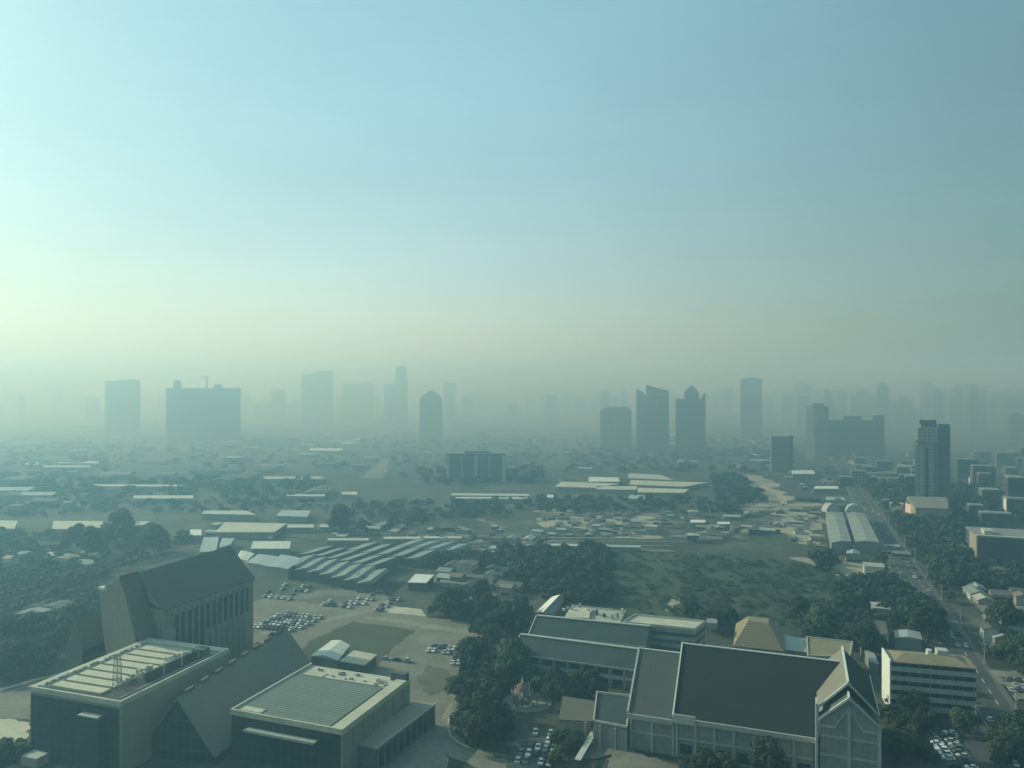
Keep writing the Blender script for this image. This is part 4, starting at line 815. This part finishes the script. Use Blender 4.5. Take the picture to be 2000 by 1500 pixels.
for k in range(26):
    s_ = -50 + k * 27; q = rp(s_, -9.6 if k % 2 else 9.6)
    r = thing('utility_pole', 'thin utility pole with crossarm and lamp standing along the avenue', 'pole', q[0], q[1], math.atan2(-rd.x, rd.y), 'utility poles along the avenue'); r.location.z = .44
    obj('pole', MB().cyl(0, 0, 0, 10, .18, .12, 6), 'pale', r); obj('crossarm', MB().box(-1.3, 1.3, -.1, .1, 8.8, 9), 'pale', r); obj('lamp', MB().box(-2.2 if k % 2 == 0 else .2, -.2 if k % 2 == 0 else 2.2, .15, .35, 9.6, 9.75), 'pale', r)
for k in range(46):
    s_ = R.uniform(-20, 900); o_ = R.choice([-1, 1]) * R.uniform(19, 34); q = rp(s_, o_)
    wm, rm, wim = HM[R.choice([0, 2, 2, 4, 1])]
    r = thing('small_house', 'shophouse standing in the broken row along the avenue', 'house', q[0], q[1], math.atan2(-rd.x, rd.y) + R.choice([0, pi / 2]), 'shophouses along the avenue')
    for nm, me, mt_ in (('wall', wm, R.choice(['grey', 'pale', 'dgrey', 'beige'])), ('roof', rm, R.choice(['slate', 'greyroof', 'dgrey', 'trimdim', 'greenroof', 'slate2'])), ('window', wim, 'glass')):
        o = obj(nm, me, None, r); o.material_slots[0].link = 'OBJECT'; o.material_slots[0].material = M[mt_]
# ------------------------------------------------------------------ trees
def crown_pts(rs, rx, rz, nclump, nleaf, size, lo=.25):
    """leaf quads scattered through a few irregular clumps"""
    V_, F_ = [], []
    cl = []
    for _ in range(nclump):
        a_, e_ = rs.uniform(0, 2 * pi), rs.uniform(-.35, 1.4); k = rs.uniform(.45, .85)
        cl.append((rx * k * cos(a_) * cos(e_), rx * k * sin(a_) * cos(e_), rz * k * sin(e_), rs.uniform(.28, .5) * rx))
    for (cx, cy, cz, cr_) in cl:
        for _ in range(nleaf):
            a_, s_ = rs.uniform(0, 2 * pi), rs.uniform(-.8, 1); q = math.sqrt(max(0, 1 - s_ * s_)); rr = cr_ * rs.uniform(.7, 1.08)
            n_ = Vector((q * cos(a_), q * sin(a_), s_)); p = Vector((cx, cy, cz)) + Vector((n_.x, n_.y, n_.z * .8)) * rr
            n_ = (n_ + Vector((rs.uniform(-.6, .6), rs.uniform(-.6, .6), rs.uniform(-.2, .8)))).normalized()
            t_ = n_.cross(Vector((rs.uniform(-1, 1), rs.uniform(-1, 1), .3))).normalized(); b_ = n_.cross(t_)
            s2 = size * rs.uniform(.6, 1.3); i = len(V_)
            V_ += [p - t_ * s2 - b_ * s2 * .6, p + t_ * s2 - b_ * s2 * .5, p + t_ * s2 * .8 + b_ * s2 * .6, p - t_ * s2 * .7 + b_ * s2 * .7]; F_.append((i, i + 1, i + 2, i + 3))
    return V_, F_
def make_tree(name, label, rx, rz, th, leaf, seed, nc=16, nl=42):
    rs = random.Random(seed); r = thing(name, label, 'tree')
    tr = MB().cyl(0, 0, 0, th, .35, .22, 7)
    for k in range(4):
        a_ = k * 1.6 + rs.random(); tr.bar((0, 0, th * .8), (rx * .5 * cos(a_), rx * .5 * sin(a_), th + rz * .5), .12, 5)
    obj('trunk', tr, 'bark', r)
    V_, F_ = crown_pts(rs, rx, rz, nc, int(nl * 2.1), rx * .088); mb = MB(); mb.v = [(p.x, p.y, p.z + th + rz * .25) for p in V_]; mb.f = F_
    obj('crown', mb, leaf, r); return r
def make_palm():
    r = thing('palm_tree', '', 'tree'); rs = random.Random(5)
    obj('trunk', MB().cyl(0, 0, 0, 8, .28, .18, 7), 'bark', r); mb = MB()
    for k in range(16):
        a_ = k * 2 * pi / 16 + rs.uniform(-.15, .15); prev = None; el = rs.uniform(.1, .9)
        for s in range(6):
            t_ = s / 5; rr = 3.2 * t_; z = 8 + 1.8 * el * t_ * 2 - 3.2 * t_ * t_; wv = .45 * (1 - t_) + .08
            p = (rr * cos(a_) - wv * sin(a_), rr * sin(a_) + wv * cos(a_), z); q = (rr * cos(a_) + wv * sin(a_), rr * sin(a_) - wv * cos(a_), z)
            if prev: mb.add([prev[0], prev[1], q, p], [(0, 1, 2, 3)])
            prev = (p, q)
    obj('crown', mb, 'leaf2', r); return r
PR = [make_tree('broadleaf_tree', 'x', 5, 4.2, 3.2, 'leaf', 1), make_tree('broadleaf_tree', 'x', 4.2, 4.6, 3.4, 'leaf3', 2), make_tree('broadleaf_tree', 'x', 6, 4.4, 3.6, 'leaf', 3, 20), make_tree('broadleaf_tree', 'x', 3.6, 3.4, 2.6, 'leaf2', 4, 13), make_tree('broadleaf_tree', 'x', 4.8, 5.6, 4, 'leaf3', 6, 18), make_palm()]
used = [False] * len(PR)
def plant(x, y, i, s, lab, grp, zs=1.):
    rot = R.uniform(0, 6.28); sz = (s, s, s * zs)
    if not used[i]:
        o = PR[i]; used[i] = True; o.location = (x, y, 0); o.rotation_euler.z = rot; o.scale = sz; o['label'] = lab; o['group'] = grp; return
    r = PR[i].copy(); COL.objects.link(r); r.location = (x, y, 0); r.rotation_euler = (0, 0, rot); r.scale = sz; r['label'] = lab; r['group'] = grp
    for ch in PR[i].children:
        c = ch.copy(); COL.objects.link(c); c.parent = r
pavp = (px_ + 1, py_ - 2, 15)
TREES = [
 ([(905,1300),(960,1300),(1060,1330),(1085,1350),(1080,1400),(1060,1425),(1000,1435),(985,1475),(940,1462),(893,1430),(895,1380)], 52, 6.6, 'dense dark tree in the garden wood between the driveway and the pavilion', 'trees of the garden wood'),
 ([(1040,1345),(1230,1372),(1150,1372),(1110,1385),(1095,1365)], 12, 5, 'dark tree in the court below the colonnaded range', 'trees of the colonnade court'),
 ([(950,1200),(1030,1205),(1010,1240),(975,1245),(960,1290),(938,1280)], 16, 7.5, 'dark tree between the dusty lot and the green roofed ranges', 'trees beside the dusty lot'),
 ([(1090,1450),(1135,1450),(1110,1500),(1060,1510)], 7, 4, 'small garden tree beside the covered walkway', 'trees by the covered walkway'),
 ([(1340,1510),(1420,1505),(1580,1535),(1580,1600),(1300,1590)], 16, 5, 'tree in the planted strip under the wall of the great hall', 'trees under the great hall wall'),
 ([(-30,1260),(150,1230),(165,1290),(100,1315),(-30,1345)], 26, 8.5, 'dark tree in the left woodland behind the office block', 'trees of the near left woodland'),
 ([(-30,1450),(52,1462),(50,1520),(-40,1540)], 7, 4.6, 'small tree by the courtyard in the lower left corner', 'trees in the lower left corner'),
 ([(1722,1380),(1790,1395),(1820,1420),(1800,1500),(1728,1500)], 15, 5.5, 'tree between the great hall and the car park of the striped slab', 'trees by the striped slab'),
 ([(1560,1215),(1700,1205),(1740,1250),(1690,1262),(1680,1300),(1560,1240)], 20, 7.5, 'dark tree behind the tan flat building', 'trees behind the tan flat building'),
 ([(1915,1400),(1990,1425),(2060,1500),(1960,1520)], 12, 6, 'street tree at the lower right corner', 'trees in the lower right corner'),
 ([(1935,1235),(2050,1240),(2050,1320),(1990,1330),(1950,1290)], 16, 7.5, 'dark tree among the houses right of the avenue', 'trees right of the avenue'),
 ([(1745,1195),(1830,1230),(1850,1270),(1750,1262)], 12, 7.5, 'tree between the striped slab and the avenue', 'trees left of the avenue'),
 ([(490,1280),(520,1262),(545,1256),(520,1290)], 5, 4, 'bush like tree at the foot of the tall gabled hall', 'trees at the foot of the tall hall'),
 ([(1350,1205),(1430,1210),(1430,1250),(1385,1240)], 9, 6.5, 'tree left of the louvred tan roof', 'trees left of the louvred roof'),
 ([(835,1205),(900,1165),(945,1180),(935,1218),(850,1208)], 12, 7, 'dark tree on the far side of the dusty lot', 'trees across the dusty lot'),
]
for poly, n, md, lab, grp in TREES:
    for (x, y) in scatter(poly, n, md * .8, (pavp, (px_ + 2, py_ - 16, 11))):
        plant(x, y, R.choice([0, 0, 1, 2, 2, 3, 4]), R.choice([R.uniform(.5, .85), R.uniform(.8, 1.1), R.uniform(1, 1.5)]) * md / 6.5, lab, grp, R.uniform(.7, 1.35))
for (x, y) in scatter([(1010,1388),(1075,1385),(1085,1372),(1060,1352),(1000,1350)], 8, 4, ((px_, py_, 6),)): plant(x, y, 5, R.uniform(.7, 1), 'palm standing on the round garden plaza', 'palms on the round plaza')
for s in range(22):
    q = rp(-30 + s * 24 + R.uniform(-5, 5), R.choice([-14, 13.5])); plant(q[0], q[1], R.choice([0, 1, 3]), R.uniform(.7, 1.1), 'roadside tree along the avenue', 'roadside trees along the avenue')
for px, py, s in ((235, 1060, 2.0), (180, 1085, 1.6), (300, 1078, 1.6), (150, 1075, 1.5), (665, 1040, 1.8)): 
    q = at(px, py); plant(q[0], q[1], 2, s, 'big round dark tree standing out above the left woodland', 'big round trees above the left woodland', 1.4)

def woodland(name, label, polys, rx=5., leaf='wood', zk=1.):
    rs = random.Random(3); base = []
    for k in range(4):
        V_, F_ = crown_pts(rs, rx, rx * .85, 9, 16, rx * .2); base.append((np.array([tuple(p) for p in V_], dtype=np.float32), np.array(F_, dtype=np.int32)))
    VV, FF = [], []; off = 0
    for poly, n in polys:
        for (x, y) in scatter(poly, n, 0):
            v, f = base[R.randrange(4)]; s = R.uniform(.6, 1.5) * (1 if y < 900 else 1.3); a_ = R.uniform(0, 6.28); ca, sa = cos(a_), sin(a_)
            vv = np.stack([(v[:, 0] * ca - v[:, 1] * sa) * s + x, (v[:, 0] * sa + v[:, 1] * ca) * s + y, v[:, 2] * s * zk * R.uniform(.8, 1.2) + 3.2 * s * (zk if zk < 1 else 1)], 1)
            VV.append(vv); FF.append(f + off); off += len(v)
    VV = np.concatenate(VV); FF = np.concatenate(FF)
    me = bpy.data.meshes.new(name); me.vertices.add(len(VV)); me.vertices.foreach_set('co', VV.ravel()); me.loops.add(len(FF) * 4); me.loops.foreach_set('vertex_index', FF.ravel().astype(np.int32))
    me.polygons.add(len(FF)); me.polygons.foreach_set('loop_start', np.arange(0, len(FF) * 4, 4, dtype=np.int32)); me.polygons.foreach_set('loop_total', np.full(len(FF), 4, dtype=np.int32)); me.update(calc_edges=True); me.validate()
    me.materials.append(M[leaf]); o = bpy.data.objects.new(name, me); COL.objects.link(o); o['kind'] = 'stuff'; o['label'] = label; o['category'] = 'woodland'
woodland('woodland', 'dense dark woodland left of the tall gabled hall', [([(-60,1120),(205,1115),(190,1200),(150,1240),(-60,1275)], 330), ([(-60,1048),(380,1042),(330,1090),(200,1125),(-60,1130)], 260), ([(-60,1275),(60,1250),(60,1300),(-60,1330)], 40)], 4.2, 'wood', .75)
woodland('woodland', 'dark woodland in front of the grass field', [([(980,1080),(1190,1078),(1185,1130),(1190,1180),(1110,1185),(1000,1150)], 270), ([(1640,1150),(1740,1150),(1820,1200),(1740,1210),(1640,1215)], 90), ([(1590,1095),(1640,1100),(1640,1118),(1600,1115)], 16)])
woodland('scrub', 'low dark scrub covering the ground right of the grass field', [([(1340,1085),(1560,1100),(1640,1122),(1740,1145),(1820,1195),(1700,1215),(1430,1230),(1340,1210),(1330,1150)], 700), ([(1180,1080),(1340,1080),(1340,1205),(1200,1200)], 120)], 2.0, 'wood', .3)
woodland('woodland', 'hazy tree belts across the middle of the plain', [([(640,1000),(720,985),(900,975),(1400,975),(1470,985),(1450,1005),(1050,1000),(900,1015),(700,1040),(640,1035)], 330), ([(1390,930),(1450,935),(1500,985),(1400,980)], 90), ([(500,1112),(570,1124),(700,1148),(745,1150),(700,1142),(570,1118)], 30),
   ([(850,1085),(1000,1088),(1000,1110),(850,1110)], 80), ([(820,910),(1060,915),(1060,945),(820,950)], 120)], 4, 'wood', .7)
woodland('woodland', 'dark tree belts right of the avenue', [([(1745,1015),(1885,1030),(1890,1110),(2060,1130),(2060,1160),(1850,1150),(1790,1090)], 420), ([(1690,950),(1780,955),(1770,1000),(1730,1000)], 120), ([(1850,960),(2060,960),(2060,1030),(1870,1030)], 240)])
woodland('woodland', 'far tree belts fading into the haze', [([(-200,870),(1500,860),(1500,900),(-200,930)], 560), ([(-100,935),(640,940),(640,1000),(-100,1010)], 420), ([(1100,880),(1560,880),(1540,925),(1100,925)], 200)], 4.2, 'wood', .7)

# ------------------------------------------------------------------ distant low-rise sprawl
k = 0
for (poly, n, lab, grp) in (([(-100,850),(560,850),(560,1000),(-100,1010)], 80, 'low misty roof scattered over the left plain', 'misty roofs of the left plain'), ([(560,840),(1180,840),(1180,960),(560,990)], 60, 'low misty roof scattered over the central plain', 'misty roofs of the central plain'), ([(1180,850),(1560,850),(1520,930),(1180,925)], 20, 'low misty roof below the pointed towers', 'misty roofs below the pointed towers'), ([(1600,880),(1800,890),(1780,960),(1680,940)], 14, 'low misty roof near the far avenue on the right', 'misty roofs by the far avenue')):
    for (x, y) in scatter(poly, n, 24):
        wm, rm, wim = HM[R.choice([3, 5, 5, 4])]; s = R.uniform(.7, 1.3) if R.random() < .6 else R.uniform(1.3, 2.8)
        r = thing('distant_warehouse', lab, 'warehouse', x, y, R.choice([0, 0, TH, pi / 2]), grp); r.scale = (s, s, 1.3)
        for nm, me, mt_ in (('wall', wm, 'grey'), ('roof', rm, R.choice(['slate', 'slate', 'dgrey', 'grey', 'tin', 'greyroof']))):
            o = obj(nm, me, None, r); o.material_slots[0].link = 'OBJECT'; o.material_slots[0].material = M[mt_]

# ------------------------------------------------------------------ cars
def make_car():
    r = thing('parked_car', 'x', 'car')
    def body(): 
        prof = [(-2.2, .35), (-2.25, .75), (-1.9, .95), (-1.35, 1.0), (1.0, 1.0), (1.75, .92), (2.2, .75), (2.22, .35)]
        a_ = [(-.86, y, z) for y, z in prof]; b_ = [(.86, y, z) for y, z in prof]; return MB().loft(b_, a_)
    obj('body', body(), CARS[0], r)
    cb = MB().loft([(-.8, -1.6, 1.0), (.8, -1.6, 1.0), (.8, 1.0, 1.0), (-.8, 1.0, 1.0)], [(-.66, -1.15, 1.42), (.66, -1.15, 1.42), (.66, .25, 1.42), (-.66, .25, 1.42)]); obj('windows', cb, 'carglass', r).name = 'window'
    obj('roof', MB().box(-.67, .67, -1.16, .26, 1.421, 1.47), CARS[0], r)
    for sx in (-1, 1):
        for yy in (-1.35, 1.35):
            wv = MB().bar((sx * .70, yy, .33), (sx * .90, yy, .33), .33, 12); obj('wheel', wv, 'tyre', r)
    return r
car0 = make_car(); cu = [False]
CN = ['white', 'silver', 'black', 'dark grey', 'red', 'blue']
def car(x, y, rot, where, grp, z=.22, name=None):
    i = R.choices(range(6), [6, 6, 5, 5, 1, 1])[0]; lab = '%s car %s' % (CN[i], where)
    if cu[0]: r = copy_thing(car0, x, y, rot, (R.uniform(.95, 1.08), R.uniform(.9, 1.12), R.choice([1, 1, R.uniform(1.1, 1.35)])), lab, grp, {'body': CARS[i], 'roof': CARS[i]}, z)
    else:
        cu[0] = True; r = car0; r.location = (x, y, z); r.rotation_euler.z = rot; r['label'] = CN[0] + ' car ' + where; r['group'] = grp
    if name: r.name = name
def lot(origin_px, cols, rows, du, dv, rot, where, grp, keep=.92, ang=0):
    o = at(*origin_px); c_, s_ = cos(rot), sin(rot)
    for j in range(rows):
        for i in range(cols):
            if R.random() > keep: continue
            x = o[0] + c_ * du * i - s_ * dv * j; y = o[1] + s_ * du * i + c_ * dv * j
            car(x, y, rot + ang + R.uniform(-.05, .05) + R.choice([0, pi]), where, grp)
lot((500,1225), 10, 5, 2.7, 6.0, TH, 'parked in the packed lot beside the tall gabled hall', 'cars in the packed lot', .82)
lot((880,1306), 4, 6, 2.7, 5.6, TH * .3, 'parked in the cluster at the right of the dusty lot', 'cars at the right of the dusty lot', .9)
lot((838,1272), 5, 2, 2.7, 6, TH, 'parked in the small cluster in the middle of the dusty lot', 'cars in the middle of the dusty lot', .9)
lot((632,1182), 8, 2, 3.5, 7, TH, 'parked on the back of the dusty lot', 'cars at the back of the dusty lot', .6)
lot((686,1178), 4, 4, 3, 9, TH, 'parked in loose rows near the shed market', 'cars near the shed market', .6)
lot((735,1192), 2, 4, 3.4, 7, TH, 'parked beside the pale slab', 'cars beside the pale slab', .8)
lot((505,1165), 6, 4, 4.5, 9, TH, 'parked in the grassy yard behind the packed lot', 'cars in the grassy yard', .5)
lot((1012,1488), 5, 2, 2.7, 5.6, TH * .6, 'parked in the garden car park, front group', 'cars in the garden car park front', .9)
lot((1036,1462), 5, 3, 2.8, 5.6, TH * .6, 'parked in the garden car park, rear group', 'cars in the garden car park rear', .85)
lot((1862,1500), 2, 9, 5.6, 2.8, TH + .1, 'parked sideways in the car park of the striped slab', 'cars by the striped slab', .9, pi / 2)
lot((1838,1452), 2, 4, 4.8, 3, TH, 'parked beside the striped slab', 'cars beside the striped slab', .7, pi / 2)
lot((1975,1350), 4, 3, 3, 6, TH, 'parked in the yard right of the avenue', 'cars in the right hand yard', .9)
lot((640,1290), 2, 2, 3, 5, TH, 'parked by the sheds behind the ribbed roof', 'cars behind the ribbed roof', .8)
lot((735,1286), 4, 1, 5.6, 3, TH, 'parked along the dark lawn edge', 'cars along the dark lawn', .8, pi / 2)
for k in range(64):
    s = R.uniform(-60, 620); o_ = R.choice([-6.4, -2.7, 2.7, 6.4]); q = rp(s, o_); car(q[0], q[1], math.atan2(-rd.x, rd.y), 'driving on the avenue', 'cars driving on the avenue', .32, 'car')
